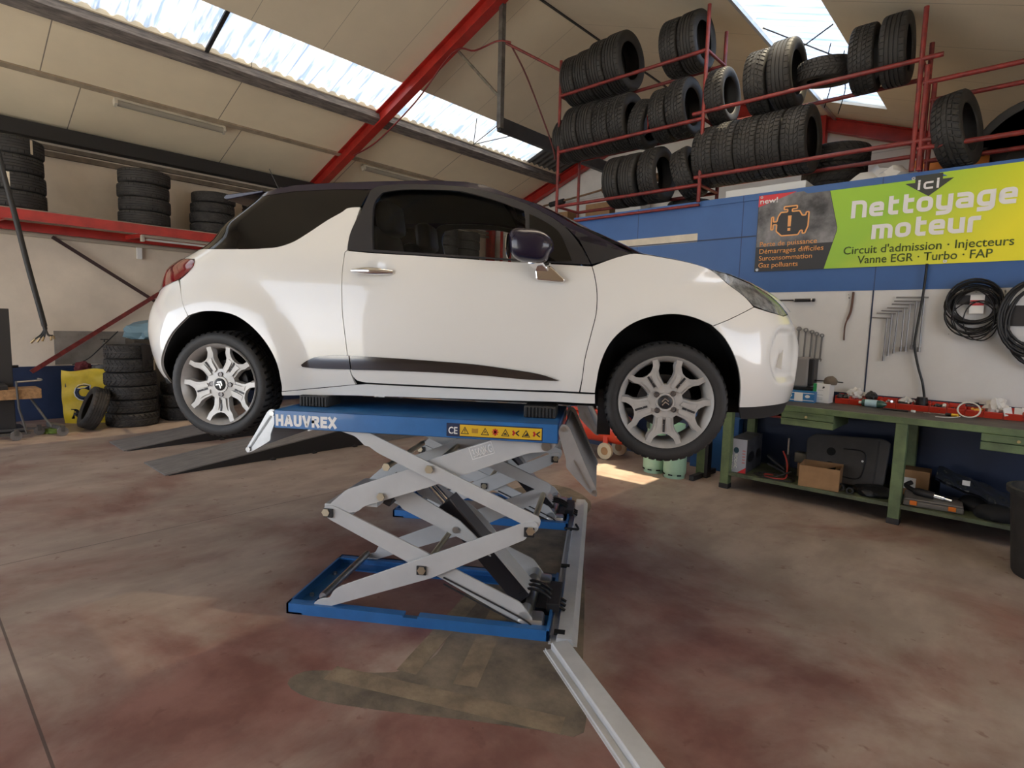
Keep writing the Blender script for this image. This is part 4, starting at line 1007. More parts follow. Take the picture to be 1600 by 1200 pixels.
du = duct('cable_duct', 'pale aluminium cable duct slanting over the floor towards the camera at bottom', [(1.985, -1.05), (2.345, -1.75), (2.80, -2.63)], .155, [])
tag(MB().tube(spline([(1.92, .50, .05), (1.98, .47, .06), (2.02, .52, .043), (2.0, .62, .043)], 5), .009, 7).build('cable_end', M_cord), 'black cable end lying on the far half of the aluminium duct', 'cable')
bpy.data.objects['cable_end'].rotation_euler = (0, 0, CARROT)
# ================================================================ tyre racks above the blue wall
def pole(m, p, q, r=.021): m.cyl(p, q, r, 10)
YF, YB = 4.38, 4.875
rack = thing('tyre_rack', 'dark red tube tyre rack on top of the blue wall, left bay', 'rack', (-1.14, YF, 3.06))
def rpole(parent, name, p, q, r=.021, m=M_redpole):
    o = Vector(parent.location); return MB().cyl(Vector(p) - o, Vector(q) - o, r, 10).build(name, m, parent, smooth=40)
for y in (YF, YB):
    rpole(rack, 'post', (-1.14, y, 3.0 if y == YF else 3.03), (-1.14, y, 5.13))
    rpole(rack, 'rail', (-1.14, y, 4.675), (.90, y, 4.675)); rpole(rack, 'rail', (-1.14, y, 3.944), (.90, y, 3.944)); rpole(rack, 'rail', (-1.14, y, 3.221), (.90, y, 3.221))
    rpole(rack, 'post', (.905, y, 3.03), (.905, y, 5.15 if y == YF else 5.05))
for x in (-1.14, .905):
    for z in (4.675, 3.944, 3.221): rpole(rack, 'cross_tube', (x, YF, z), (x, YB, z), .018)
rpole(rack, 'wall_tube', (-1.14, YF + .03, 3.005), (.905, YF + .03, 3.005), .017)
rpole(rack, 'tie_rail', (-1.14, YF, 5.0), (-1.86, 4.0, 5.45), .018)
rack2 = thing('tyre_rack', 'dark red tube tyre rack on top of the blue wall, middle bay over the banner', 'rack', (.95, YF, 3.06))
for y in (YF, YB):
    zt = 4.45 if y == YF else 4.33
    rpole(rack2, 'post', (2.905, y, 3.05), (2.905, y, zt))
    rpole(rack2, 'rail', (.78, y, 4.012), (3.06 if y == YF else 2.9, y, 4.012)); rpole(rack2, 'rail', (.84, y, 3.307), (3.10 if y == YF else 2.9, y, 3.307))
for z in (4.012, 3.307): rpole(rack2, 'cross_tube', (2.905, YF, z), (2.905, YB, z), .018)
rack3 = thing('tyre_rack', 'red tube guard rail on top of the blue wall at the right edge', 'rack', (2.96, YF, 3.06))
for y in (YF, YB):
    rpole(rack3, 'post', (2.955, y, 3.05), (2.955, y, 3.95))
    rpole(rack3, 'rail', (2.93, y, 3.802), (5.0, y, 3.802)); rpole(rack3, 'rail', (2.93, y, 3.242), (5.0, y, 3.242))
    rpole(rack3, 'post', (4.95, y, 3.05), (4.95, y, 3.95))

T_rib = tyre_mesh('tyre', .32, .205, .215, M_rub, 'rib', 72)
T_sl = tyre_mesh('tyre', .32, .205, .215, M_rub, 'slant', 84)
T_vee = tyre_mesh('tyre', .32, .205, .215, M_rub, 'vee', 72)
T_blk = tyre_mesh('tyre', .32, .205, .225, M_rub, 'block', 84)
T_dust = tyre_mesh('tyre', .32, .205, .205, M_rubd, 'rib', 60)
T_win = tyre_mesh('tyre', .32, .205, .200, M_rubd, 'vee', 60)
for t in (T_rib, T_sl, T_vee, T_blk, T_dust, T_win): COL.objects.unlink(t)
def put_tyre(src, loc, rot, sc, label, group, wscale=1.0):
    o = src.copy(); COL.objects.link(o); o.location = loc; o.rotation_euler = rot; o.scale = (sc, sc * wscale, sc)
    return tag(o, label, 'tyre', group)
def rack_tyre(src, x, zr, rad, label, group, tilt=0.0, yaw=0.0):
    """tyre standing on the front and back rails, axis along x"""
    zc = zr + .02 + math.sqrt(max(.01, (rad + .012) ** 2 - .2475 ** 2))
    return put_tyre(src, (x, (YF + YB) / 2, zc), (tilt, 0 if tilt else random.uniform(0, 6), R(90) + yaw), rad / .32, label, group)
rows = [
 ('tyres on the top rail of the left rack', 4.675, [(T_rib, -1.02, .318, 'leftmost black tyre on the top rail of the left rack'), (T_rib, -.795, .325, 'second black tyre from the left on the top rack rail'), (T_rib, -.565, .345, 'third black tyre from the left on the top rack rail'),
   (T_rib, -.32, .352, 'fourth black tyre on the top rack rail, wide hole facing right'), (T_sl, .43, .318, 'chalk-marked black tyre at the top of the rack, left of its pair'), (T_rib, .66, .322, 'black tyre at the top of the rack right behind the tall post')]),
 ('tyres on the middle rail of the left rack', 3.944, [(T_rib, -1.14, .295, 'small black tyre at the far left end of the middle rack rail'), (T_rib, -.93, .345, 'second black tyre from the left on the middle rack rail'), (T_rib, -.69, .345, 'third black tyre from the left on the middle rack rail'),
   (T_sl, -.455, .335, 'fourth black tyre from the left on the middle rack rail'), (T_sl, -.225, .338, 'fifth black tyre on the middle rack rail, left of the leaning one'), (T_sl, .325, .310, 'black tyre just right of the leaning tyre on the middle rail'), (T_sl, .56, .330, 'black tyre on the middle rail left of the tall post, hole showing')]),
 ('tyres on the bottom rail of the left rack', 3.221, [(T_rib, -.28, .322, 'leftmost black tyre on the bottom rail of the left rack'), (T_rib, -.045, .322, 'middle black tyre of the three on the bottom rack rail'), (T_vee, .235, .330, 'black tyre with arrow tread on the bottom rack rail, hole showing')]),
 ('tyres on the upper rail of the middle rack', 4.012, [(T_sl, 1.01, .300, 'single grey-black tyre right of the tall post on the upper rail'), (T_vee, 1.45, .325, 'large tyre with arrow tread on the upper rail, left of its pair'), (T_rib, 1.70, .340, 'large ribbed tyre on the upper rail beside the tilted tyre'),
   (T_sl, 2.42, .305, 'sun-touched ribbed tyre on the upper rail, right of the tilted one'), (T_rib, 2.67, .312, 'tall black tyre on the upper rail against the right-hand posts')]),
 ('truck tyres on the lower rail of the middle rack', 3.307, [(T_blk, .93, .335, 'leftmost of five block-tread tyres over the banner'), (T_blk, 1.165, .340, 'second of five block-tread tyres over the banner'), (T_blk, 1.405, .340, 'middle one of five block-tread tyres over the banner'),
   (T_blk, 1.64, .340, 'fourth of five block-tread tyres over the banner'), (T_blk, 1.885, .340, 'rightmost of five block-tread tyres over the banner, hole showing')])]
for g, zr, ts in rows:
    for src, x, rad, lab in ts: rack_tyre(src, x, zr, rad, lab, g)
rack_tyre(T_sl, .05, 3.93, .29, 'small black tyre leaning left against its neighbour on the middle rail', 'tyres on the middle rail of the left rack', R(15))
rack_tyre(T_vee, .66, 3.215, .305, 'black tyre leaning behind the tall post on the bottom rail', 'tyres on the bottom rail of the left rack', R(-18))
put_tyre(T_vee, (2.068, 4.66, 4.22), (R(97), R(3), R(10)), .86, 'black tyre lying tilted on the upper rail, rim hole facing down', 'tyres on the upper rail of the middle rack')
put_tyre(T_vee, (3.185, 4.62, 3.41), (R(-7), 0, R(90 - 12)), .328 / .32, 'worn tyre with arrow tread standing on the wall top, right of posts', 'tyres standing or lying on the store floor')
for k in range(3): put_tyre(T_win, (2.02 + .02 * k, 5.35, 3.13 + .2 * k), (R(90), 0, .3 * k), 1.02, ['bottom', 'middle', 'top'][k] + ' tyre of the low pile behind the block-tread tyres', 'tyres standing or lying on the store floor')
put_tyre(T_rib, (.42, 5.2, 3.13), (R(90), 0, 0), .9, 'tyre lying on the store floor behind the bottom rack rail', 'tyres standing or lying on the store floor')

# things on the store floor
M_bag = mat('crumpled_white_plastic', (.70, .69, .66), .4)
def blob(name, c, s, m, label, cat, seed=1, rough=.25, flat=True, group=None, parent=None):
    """crumpled or rounded lump"""
    rd = random.Random(seed); bm = bmesh.new(); bmesh.ops.create_icosphere(bm, subdivisions=3, radius=1)
    for v in bm.verts:
        n = v.co.copy(); k = 1 + rough * (math.sin(5 * n.x + seed) * math.cos(4 * n.y + 2 * seed) + .5 * math.sin(9 * n.z + seed * 3) * math.sin(8 * n.x)) * .6 + rd.uniform(-.5, .5) * rough * .35
        v.co = Vector((n.x * s[0] * k, n.y * s[1] * k, max(-1 if flat is False else -.55, n.z) * s[2] * k))
        if flat and v.co.z < -.5 * s[2]: v.co.z = -.5 * s[2]
    me = bpy.data.meshes.new(name); bm.to_mesh(me); bm.free(); me.materials.append(m); shade(me, 30)
    o = link(name, me, parent); o.location = (c[0], c[1], c[2] + (.5 * s[2] if flat else 0))
    return tag(o, label, cat, group) if label else o
blob('plastic_bag', (2.60, 5.02, 3.03), (.30, .22, .16), M_bag, 'crumpled white plastic sheet on the store floor left of the red posts', 'bag', 3, .35)
MB().box((-.42, -.16, 0), (.42, .16, .13), bev=.006).build('carton', M_white)
o = tag(bpy.data.objects['carton'], 'flat white carton on the wall top under the block-tread tyres', 'box'); o.location = (1.55, 4.75, 3.03)
o = MB().prism(fillet([(math.cos(t) * .46, math.sin(t) * .46) for t in [R(a) for a in range(10, 171, 10)]] + [(math.cos(t) * .38, math.sin(t) * .38) for t in [R(a) for a in range(170, 9, -10)]], .01), frame((0, .12, 0), (1, 0, 0), (0, 0, 1)), .24).build('wheel_arch_liner', M_black, None, bevel=.01)
tag(o, 'black plastic arch liner standing behind the guard rail at top right', 'car part'); o.location = (3.74, 4.98, 3.20)
blob('cloth_bundle', (3.50, 5.30, 3.03), (.20, .18, .30), mat('dark_cloth', (.055, .045, .040), .9), 'dark bundle of cloth under the arch liner at the right edge', 'cloth', 8, .3)
o = MB().box((-.3, -.02, 0), (.3, .02, .30), bev=.004).build('orange_board', mat('orange_board', (.75, .25, .05), .5)); tag(o, 'orange board standing behind the worn tyre by the right posts', 'board'); o.location = (3.10, 5.15, 3.03)

# exhaust pipe, boxes and rail seen through the left rack, by the gable
M_rust = mat('rusty_exhaust', (.36, .22, .13), .6, metal=.5, var=.5, vscale=7)
ex = thing('exhaust_pipe', 'long rusty exhaust pipe with silencer hung along the gable wall, behind the left rack', 'exhaust', (-3.9, 8.6, 4.45))
MB().tube(spline([(-.95, 0, -.06), (-.5, 0, -.02), (.2, 0, .04), (.7, 0, .09)], 6), .022, 8).build('pipe', M_rust, ex, smooth=50)
MB().cyl((.7, 0, .085), (2.2, .0, .16), .085, 18).build('silencer', M_rust, ex, smooth=40)
MB().cyl((-.75, 0, -.055), (-.35, 0, -.02), .06, 14).build('flange', M_dark, ex, smooth=40)
tag(MB().box((-2.1, -.3, 0), (2.1, .3, .06)).build('plank_shelf', M_wood), 'long wooden plank shelf on the gable wall under the exhaust pipe', 'shelf').location = (-3.6, 8.75, 3.86)
for k, (x, w, h, m, lb) in enumerate(((-3.3, .62, .34, M_card, 'brown carton on the gable shelf, right of the flange'), (-4.35, .5, .26, M_card, 'low brown carton on the gable shelf at its left end'), (-2.55, .6, .3, M_bag, 'pale carton on the gable shelf behind the three bottom tyres'))):
    o = MB().box((-w / 2, -.2, 0), (w / 2, .2, h), bev=.005).build('carton', m); tag(o, lb, 'box', 'cartons on the gable shelf'); o.location = (x, 8.75, 3.92)
# hung post with brace and tie beam in the roof
hp_ = thing('hanging_post', 'grey steel post hanging from the red rafter with a slanting brace', 'post', (-1.86, 3.97, 4.30))
MB().box((-.035, -.035, 0), (.035, .035, 1.72)).build('post', mat('old_galvanised_post', (.22, .21, .20), .5, metal=.6, var=.5, vscale=9), hp_)
MB().bar((0, 0, .40), (-.84, -.03, 1.24), .04, .03).build('brace', mat('bare_angle_iron', (.30, .27, .22), .5, metal=.5, var=.5, vscale=9), hp_)
tag(MB().box((-.04, 0, -.09), (.04, 4.95, .09)).box((-.02, 1.3, .09), (.02, 1.42, .20)).build('tie_beam', M_dark), 'dark steel tie beam running from the hanging post to the gable', 'beam').location = (-1.88, 3.97, 4.36)
def wire(name, label, pts, r, m, cat='cable', n=6, group=None):
    return tag(MB().tube(spline(pts, n), r, 6).build(name, m, None, smooth=60), label, cat, group)
wire('red_cable', 'thin red cable slung along the red rafter and up to the hanging post', [(-5.28, 3.80, 4.50), (-4.6, 3.83, 4.62), (-3.6, 3.85, 5.02), (-2.72, 3.84, 5.50), (-2.3, 3.88, 5.42), (-1.90, 3.92, 5.44), (-1.72, 4.0, 5.40)], .012, mat('dark_red_cable', (.20, .02, .02), .5))
wire('dark_cable', 'dark cable slanting from the hanging post to the left rack post', [(-1.80, 4.05, 5.45), (-1.6, 4.2, 5.0), (-1.25, 4.35, 4.1), (-1.18, 4.36, 3.85)], .012, mat('dark_red_cable', (.10, .02, .02), .5))
tag(MB().cyl((-1.35, 4.87, 4.62), (-.95, 4.87, 4.80), .014, 8).build('scaffold_stub', M_dark), 'short dark rod sticking out left of the top rack rail', 'rod')

# ================================================================ red shelf with stacked tyres along the left wall
sh = thing('wall_shelf', 'long red steel shelf along the left wall carrying tyre stacks', 'shelf', (-5.9, 0, 2.78))
MB().bar((0, -5.5, .06), (0, 3.6, .06), .05, .13, side=(1, 0, 0)).build('front_beam', M_red, sh)
MB().bar((-.95, -5.5, .02), (-.95, 3.6, .02), .05, .12, side=(1, 0, 0)).build('rear_beam', M_red, sh)
MB().box((-1.02, -5.5, .125), (-.02, 3.6, .145)).build('deck', mat('shelf_boards', (.40, .33, .25), .8, var=.3, vscale=4), sh)
for y in (-5.4, -3.4, -2.0, -.72, .95, 2.3, 3.5): MB().bar((-.02, y, .06), (-.95, y - .25, .02), .05, .06).build('cross_bar', M_red, sh)
sh2 = thing('wall_shelf', 'red steel shelf along the left wall beyond the red column, seen through the car window', 'shelf', (-5.9, 0, 2.78))
MB().bar((0, 4.2, .06), (0, 8.7, .06), .05, .13, side=(1, 0, 0)).build('front_beam', M_red, sh2); MB().box((-1.02, 4.2, .125), (-.02, 8.7, .145)).build('deck', bpy.data.materials['shelf_boards'], sh2)
for y in (8.3, 8.6): MB().box((-.04, y, .14), (.01, y + .05, 1.2)).build('post', M_red, sh2)
tag(MB().bar((-6.88, -.22, 2.70), (-6.88, 2.63, .78), .018, .05, side=(1, 0, 0)).build('brace_rod', mat('dark_brace_paint', (.045, .02, .02), .6)), 'dark flat brace slanting down to the right across the left wall', 'brace')
tag(MB().bar((-6.86, -.55, .73), (-6.86, 2.15, 2.70), .02, .06, side=(1, 0, 0)).build('brace_rod', M_redpole), 'dark red brace rising to the right across the left wall', 'brace')
tag(MB().cyl((-6.93, -5.5, 2.71), (-6.93, 3.6, 2.71), .035, 10).build('conduit', mat('grey_conduit', (.42, .37, .30), .6)), 'grey pipe along the left wall below the red shelf', 'pipe')
tag(MB().box((-6.98, .86, 2.50), (-6.93, .93, 2.70)).build('pipe_bracket', M_white), 'small pale bracket under the grey pipe on the left wall', 'bracket')
wl_ = batten('wall_lamp', 'white tube lamp under the red shelf, left of the car roof', frame((-6.2, 1.35, 2.80), (0, 1, 0), (-1, 0, 0)), 1.2, True)
g = 'stacked tyres on the red wall shelf'
def stack(src, u, v, z0, rs, hs, labs, jit, grp):
    z = z0
    for k, lab in enumerate(labs):
        r = rs[k] if isinstance(rs, list) else rs; h = hs
        put_tyre(src, (u + random.uniform(-jit, jit), v + random.uniform(-jit, jit), z + h / 2), (R(90), 0, random.uniform(0, 6)), r / .32, lab, grp, h / (.205 * 1.04) / (r / .32)); z += h
P4 = ['bottom', 'second from bottom', 'third from bottom', 'top']
DK = 2.927
stack(T_dust, -6.25, -.70, DK, .345, .226, [q + ' tyre of the tall stack at the left edge, on the red shelf' for q in P4], .012, g)
stack(T_dust, -6.25, .80, DK, .338, .200, [q + ' tyre of the free-standing shelf stack at left centre' for q in P4], .03, g)
stack(T_win, -6.25, 1.78, DK, .325, .165, [q + ' tyre of the shelf stack just left of the spoiler' for q in P4], .025, g)
stack(T_dust, -6.3, 2.62, DK, .33, .185, [q + ' tyre of the shelf stack hidden mostly by the spoiler' for q in P4], .02, g)
stack(T_dust, -6.3, 3.35, DK, .33, .19, [q + ' tyre of the shelf stack nearest the red column' for q in P4], .02, g)
for v_, nm in ((6.72, 'left'), (7.42, 'right')): stack(T_dust, -6.22, v_, DK, .335, .20, [q + ' tyre of the ' + nm + ' shelf stack seen through the car windows' for q in P4], .02, g)
def sticker(t, ang, w, lab):
    r = .3225
    pts = []; m = MB(); n = 4
    vs = []
    for i in range(n + 1):
        a = ang + (i / n - .5) * w
        for y in (-.085, .085): vs.append((r * math.cos(a), y, r * math.sin(a)))
    m.add(vs, [(2 * i, 2 * i + 1, 2 * i + 3, 2 * i + 2) for i in range(n)])
    o = m.build('paper_sticker', mat('paper_sticker', (.66, .56, .42), .8), t); o['label'] = lab
sts = [o for o in COL.objects if o.get('label', '').endswith('tall stack at the left edge, on the red shelf')]
def ang_for(o, aim): # angle in tyre plane towards world direction
    d = (o.rotation_euler.to_matrix().inverted() @ Vector(aim)); return math.atan2(d.z, d.x)
sticker(sts[3], ang_for(sts[3], (.80, .45, 0)), .09, 'cream paper sticker'); sticker(sts[1], ang_for(sts[1], (1, -.25, 0)), .10, 'cream paper sticker'); sticker(sts[0], ang_for(sts[0], (.35, 1, 0)), .07, 'cream paper sticker')
# tyres seen through the car's windows, on the floor near the far wall
fg = 'tyre stacks on the floor along the left wall'
stack(T_win, -5.80, .42, 0, [.33, .325, .328, .325, .315, .30], .194, ['bottom tyre of the floor stack behind the leaning tyre', 'second tyre up of the floor stack behind the leaning tyre', 'third tyre up of the floor stack behind the leaning tyre', 'fourth tyre up of the floor stack behind the leaning tyre', 'tyre with white sticker, second from top of the floor stack', 'top tyre of the floor stack with a dark cloth over it'], .012, fg)
tsk = [o for o in COL.objects if o.get('label', '').startswith('tyre with white sticker')][0]
sticker(tsk, ang_for(tsk, (.55, .83, 0)), .22, 'white paper label')
stack(T_win, -5.95, 1.17, 0, .325, .20, [q + ' tyre of the short floor stack behind the rear wheel' for q in ('bottom', 'middle', 'top')], .012, fg)
put_tyre(T_dust, (-5.68, -.06, .292), (R(-22), 0, R(-2)), .295 / .32, 'worn tyre leaning against the yellow bag and the floor stack', fg)
# ================================================================ banner on the blue wall
BV = PV - .012
bn = thing('banner', 'green and yellow printed banner with white lettering and an arrow on the blue wall', 'banner', (1.56, BV, 2.222))
def ripple(x, z):                                   # gentle folds of the hung sheet
    return .003 * math.sin(2.2 * x + 3.6 * z) * ss(.0, .5, x) + .0 * math.exp(-((z - .28 - .22 * (x - .9)) / .05) ** 2) * ss(.6, 1.2, x)
def sheet(name, x0f, x1f, z0, z1, m, d, nz=24, nx=40, parent=None):
    vs = []; fs = []
    for j in range(nz + 1):
        z = z0 + (z1 - z0) * j / nz; a, b = x0f(z), x1f(z)
        for i in range(nx + 1):
            x = a + (b - a) * i / nx; vs.append((x, -ripple(x, z) - d, z))
    for j in range(nz):
        for i in range(nx): fs.append((j * (nx + 1) + i, j * (nx + 1) + i + 1, (j + 1) * (nx + 1) + i + 1, (j + 1) * (nx + 1) + i))
    return MB().add(vs, fs).build(name, m, bn if parent is None else parent, smooth=180)
M_grn = mat('banner_green', (.36, .62, .03), .38)
def green_nodes():
    N = M_grn.node_tree.nodes; L = M_grn.node_tree.links; b = N['Principled BSDF']
    t = N.new('ShaderNodeTexCoord'); s = N.new('ShaderNodeSeparateXYZ'); L.new(t.outputs['Object'], s.inputs[0])
    a = N.new('ShaderNodeMath'); a.operation = 'MULTIPLY_ADD'; L.new(s.outputs['X'], a.inputs[0]); a.inputs[1].default_value = .42; 
    c = N.new('ShaderNodeMath'); c.operation = 'MULTIPLY_ADD'; L.new(s.outputs['Z'], c.inputs[0]); c.inputs[1].default_value = -.40; c.inputs[2].default_value = .0; L.new(c.outputs[0], a.inputs[2])
    r = N.new('ShaderNodeValToRGB'); r.color_ramp.elements[0].position = .30; r.color_ramp.elements[0].color = (.33, .60, .03, 1); r.color_ramp.elements[1].position = .75; r.color_ramp.elements[1].color = (.86, .80, .02, 1)
    L.new(a.outputs[0], r.inputs[0]); L.new(r.outputs[0], b.inputs['Base Color'])
green_nodes()
M_smoke = mat('banner_smoke_print', (.33, .33, .34), .4, col2=(.022, .021, .022), vscale=2.6)
M_bblk = mat('banner_black', (.020, .019, .019), .4); M_bred = mat('banner_red', (.62, .03, .04), .4); M_bwht = mat('banner_white', (.80, .80, .80), .4); M_borg = mat('banner_orange', (.85, .40, .13), .45); M_bdk = mat('banner_dark_print', (.06, .10, .02), .45)
spx = lambda z: .68 + .095 * (1 - abs(z - .385) / .385)
sheet('printed_sheet', lambda z: 0.0, lambda z: 3.4, 0, .80, M_grn, 0)
dk = sheet('dark_panel', lambda z: 0.0, spx, 0, .80, M_bblk, .001, 24, 12)
sheet('smoke_print', lambda z: 0.005, lambda z: spx(z) - .004, .26, .79, M_smoke, .0018, 20, 12)
BM = lambda x, z, d=.002: frame((x, -d - ripple(x, z), z), (1, 0, 0), (0, 0, 1))
def warp(o):                                        # lay flat prints onto the folds
    for v in o.data.vertices: v.co.y -= ripple(v.co.x, v.co.z)
    return o
B0 = lambda x, z, d=.002: frame((x, -d, z), (1, 0, 0), (0, 0, 1))
def btext(name, s, x0, x1, z, h, m, bold=.0, d=.002, shear=0.0): return warp(lettering(name, s, B0(x0, z, d), h, x1 - x0, m, bn, bold=bold, shear=shear, depth=.0005))
def stroke(s, x0, x1, z, h, sw): return warp(stroke_text('lettering', s, B0(x0, z, .0045), h, x1 - x0, sw, M_bwht, bn))
warp(MB().prism([(.0, .798), (.376, .798), (.0, .68)], B0(0, 0, .0025), .0004).build('red_corner', M_bred, bn))
btext('lettering', 'new!', .015, .195, .712, .052, M_bwht, .02, .0032)
eng = [(.0, .07), (.02, .07), (.02, .12), (.055, .12), (.055, .05), (.11, .0), (.27, .0), (.29, .04), (.31, .04), (.31, .01), (.335, .01), (.36, .08), (.36, .22), (.335, .22), (.33, .19), (.30, .19), (.27, .24), (.20, .24), (.20, .265), (.245, .265), (.245, .295), (.12, .295), (.12, .265), (.155, .265), (.155, .24), (.09, .24), (.065, .20), (.055, .15), (.02, .15), (.02, .20), (.0, .20)]
warp(MB().prism(eng, B0(.145, .36, .004), .0004).build('engine_symbol', M_bblk, bn))
m = MB()
for i in range(len(eng)):
    a, b = Vector(eng[i]), Vector(eng[(i + 1) % len(eng)]); m.bar((a.x + .145, -.0055, a.y + .36), (b.x + .145, -.0055, b.y + .36), .013, .0008, side=(a.y - b.y, 0, b.x - a.x))
warp(m.build('engine_outline', M_borg, bn))
warp(MB().prism([(.165, .09), (.195, .09), (.197, .20), (.163, .20)], B0(.145, .36, .0055), .0004).build('exclamation_bar', M_borg, bn)); warp(MB().prism([(.166, .045), (.194, .045), (.194, .075), (.166, .075)], B0(.145, .36, .0055), .0004).build('exclamation_dot', M_borg, bn))
for s, x1, z in (('Perte de puissance', .60, .262), ('Démarrages difficiles', .665, .188), ('Surconsommation', .565, .115), ('Gaz polluants', .435, .042)): btext('lettering', s, .042, x1, z, .050, M_borg, .006, .0045)
warp(MB().prism([(1.30, .735), (1.375, .735), (1.375, .795), (1.575, .795), (1.575, .742), (1.655, .742), (1.483, .605)], B0(0, 0, .0016), .0004).build('arrow', mat('banner_charcoal', (.035, .04, .03), .4), bn))
stroke('ici', 1.395, 1.555, .668, .066, .26)
stroke('Nettoyage', .885, 2.085, .470, .135, .27); stroke('moteur', 1.07, 1.865, .258, .135, .27)
btext('lettering', "Circuit d'admission · Injecteurs", .845, 2.10, .130, .074, M_bdk, .006, .003); btext('lettering', 'Vanne EGR · Turbo · FAP', .97, 1.97, .036, .074, M_bdk, .006, .003)
for x, z in ((.03, .02), (1.36, .775), (1.65, .02), (.03, .78)): MB().lathe([(.006, 0), (.014, 0), (.014, .003), (.006, .003)], 14, B0(x, z, .004 + ripple(x, z)), closed=True).build('eyelet', M_steel, bn)

# ================================================================ green workbench
M_grnp = mat('worn_green_paint', (.195, .275, .125), .5, col2=(.105, .15, .075), vscale=5, bump=.08)
M_top = mat('oil_stained_bench_top', (.115, .10, .085), .6, col2=(.035, .031, .029), vscale=3.2, bump=.08)
wb = thing('workbench', 'long worn green steel workbench in front of the white tool board', 'workbench', (1.63, 3.66, 0))
BL = 3.1; ZT = .905
MB().box((0, .004, ZT - .006), (BL, .765, ZT)).build('worktop', M_top, wb)
MB().box((.0, 0, ZT - .052), (BL, .03, ZT + .001)).box((0, .74, ZT - .05), (BL, .77, ZT)).box((0, .03, ZT - .05), (.02, .74, ZT)).build('worktop_edge', M_grnp, wb, bevel=.004)
for x in (.0, 1.435, 2.87):
    for y in (.005, .68): MB().box((x, y, .012), (x + .085, y + .085, ZT - .05), bev=.006).build('leg', M_grnp, wb)
    for y in (.0, .675): MB().box((x - .004, y, 0), (x + .089, y + .094, .05), bev=.004).build('foot', M_dark, wb)
MB().box((.085, .03, .150), (BL - .1, .74, .165)).box((.085, .01, .140), (1.435, .035, .172)).box((1.52, .01, .140), (2.87, .035, .172)).build('shelf', mat('dirty_green_shelf', (.15, .19, .10), .6, col2=(.06, .065, .045), vscale=5), wb)
M_knob = mat('brass_lock', (.55, .45, .22), .35, metal=.9)
for x in (.545, 1.985):
    MB().box((x + .01, .02, .725), (x + .43, .60, .853)).build('drawer_case', M_grnp, wb)
    for z, h in ((.795, .056), (.727, .062)):
        d = MB().box((x, -.012, z), (x + .435, .02, z + h), bev=.004).box((x, -.022, z + h - .008), (x + .435, -.008, z + h)).build('drawer', M_grnp, wb)
        if z > .75: MB().cyl((x + .215, -.012, z + .024), (x + .215, -.028, z + .024), .011, 14).build('lock', M_knob, d, smooth=40)
MB().box((.30, .05, .77), (.53, .5, .79)).build('side_tray', mat('dark_red_tray', (.20, .02, .02), .5), wb)

# red storage bins along the back of the bench, with their contents
M_bin = mat('red_plastic_bin', (.60, .045, .022), .38)
M_odds = mat('odds_and_ends', (.10, .10, .10), .5, col2=(.03, .03, .03), vscale=30, metal=.3)
def bin_(i, x, label):
    b = thing('storage_bin', label, 'storage bin', (x, 4.265, ZT), (0, 0, 0), 'red bins at the back of the bench')
    w, dpt, h, t = .0595, .150, .075, .003
    m = MB()
    P = lambda a, z: (a, z)
    m.box((-w + .004, .006, 0), (w - .004, dpt, t)).add([(-w + .004, .004, 0), (w - .004, .004, 0), (w, -.006, .05), (-w, -.006, .05), (-w + .004, .008, 0), (w - .004, .008, 0), (w, -.002, .05), (-w, -.002, .05)], [(0, 1, 2, 3), (7, 6, 5, 4), (3, 2, 6, 7)])
    m.box((-w, -.01, .046), (w, .0, .054))
    for s in (-1, 1): m.box((s * w - .0015, .0, 0), (s * w + .0015, dpt, h))
    m.box((-w, dpt - .003, 0), (w, dpt, h + .012)); m.box((-w - .003, .03, h - .004), (w + .003, dpt, h + .002)) if False else None
    m.build('tray', M_bin, b)
    return b
whs = ['leftmost red storage bin, beside the white box on the bench', 'second red bin from the left, behind the green bottle', 'third red bin from the left, black knob above the bottle', 'red bin with loose metal fittings, right of the green bottle', 'red bin holding a clear bag, left of the black canister', 'red bin holding the black canister under the hanging cable', 'red bin with a white cap, right of the black canister', 'nearly empty red bin left of the white tube ring', 'red bin with yellow fittings behind the white tube ring', 'red bin with a big white plastic bag in it', 'low red bin with white packets, at the right edge of the photo', 'red bin cut off by the right edge of the photo']
bx = [2.536 + .1245 * k for k in range(12)]
for k, lb in enumerate(whs): bin_(k, bx[k], lb)
ZB = ZT + .004
def onbench(o, label, cat, loc, group=None, rz=0): tag(o, label, cat, group); o.location = loc; o.rotation_euler = (0, 0, rz); return o
rd = random.Random(3)
m = MB(); m.cyl((0, 0, 0), (0, 0, .072), .044, 20).cyl((0, 0, .072), (0, 0, .085), .040, 20).cyl((0, 0, .03), (0, 0, .036), .047, 20)
onbench(m.build('canister', M_black, smooth=40), 'short black canister standing in a red bin below the hanging cable', 'canister', (bx[5] + .0, 4.315, ZB + .035))
blob('rubber_boot', (bx[2] - .02, 4.33, ZB + .06), (.05, .05, .05), M_black, 'round black rubber boot on a red bin above the green bottle', 'car part', 5, .25)
blob('clear_bag', (bx[4] + .01, 4.35, ZB + .03), (.06, .05, .05), mat('cloudy_plastic', (.55, .56, .55), .2), 'cloudy plastic bag on a red bin left of the black canister', 'bag', 9, .4)
tag(MB().cyl((bx[4] - .05, 4.30, ZB + .05), (bx[4] + .045, 4.32, ZB + .04), .02, 12).build('rubber_hose', M_black, smooth=40), 'short piece of black hose in a red bin left of the canister', 'hose')
blob('plastic_bag', (bx[9] + .01, 4.34, ZB + .03), (.075, .06, .085), M_bag, 'big white plastic bag bulging out of a red bin at right', 'bag', 12, .45)
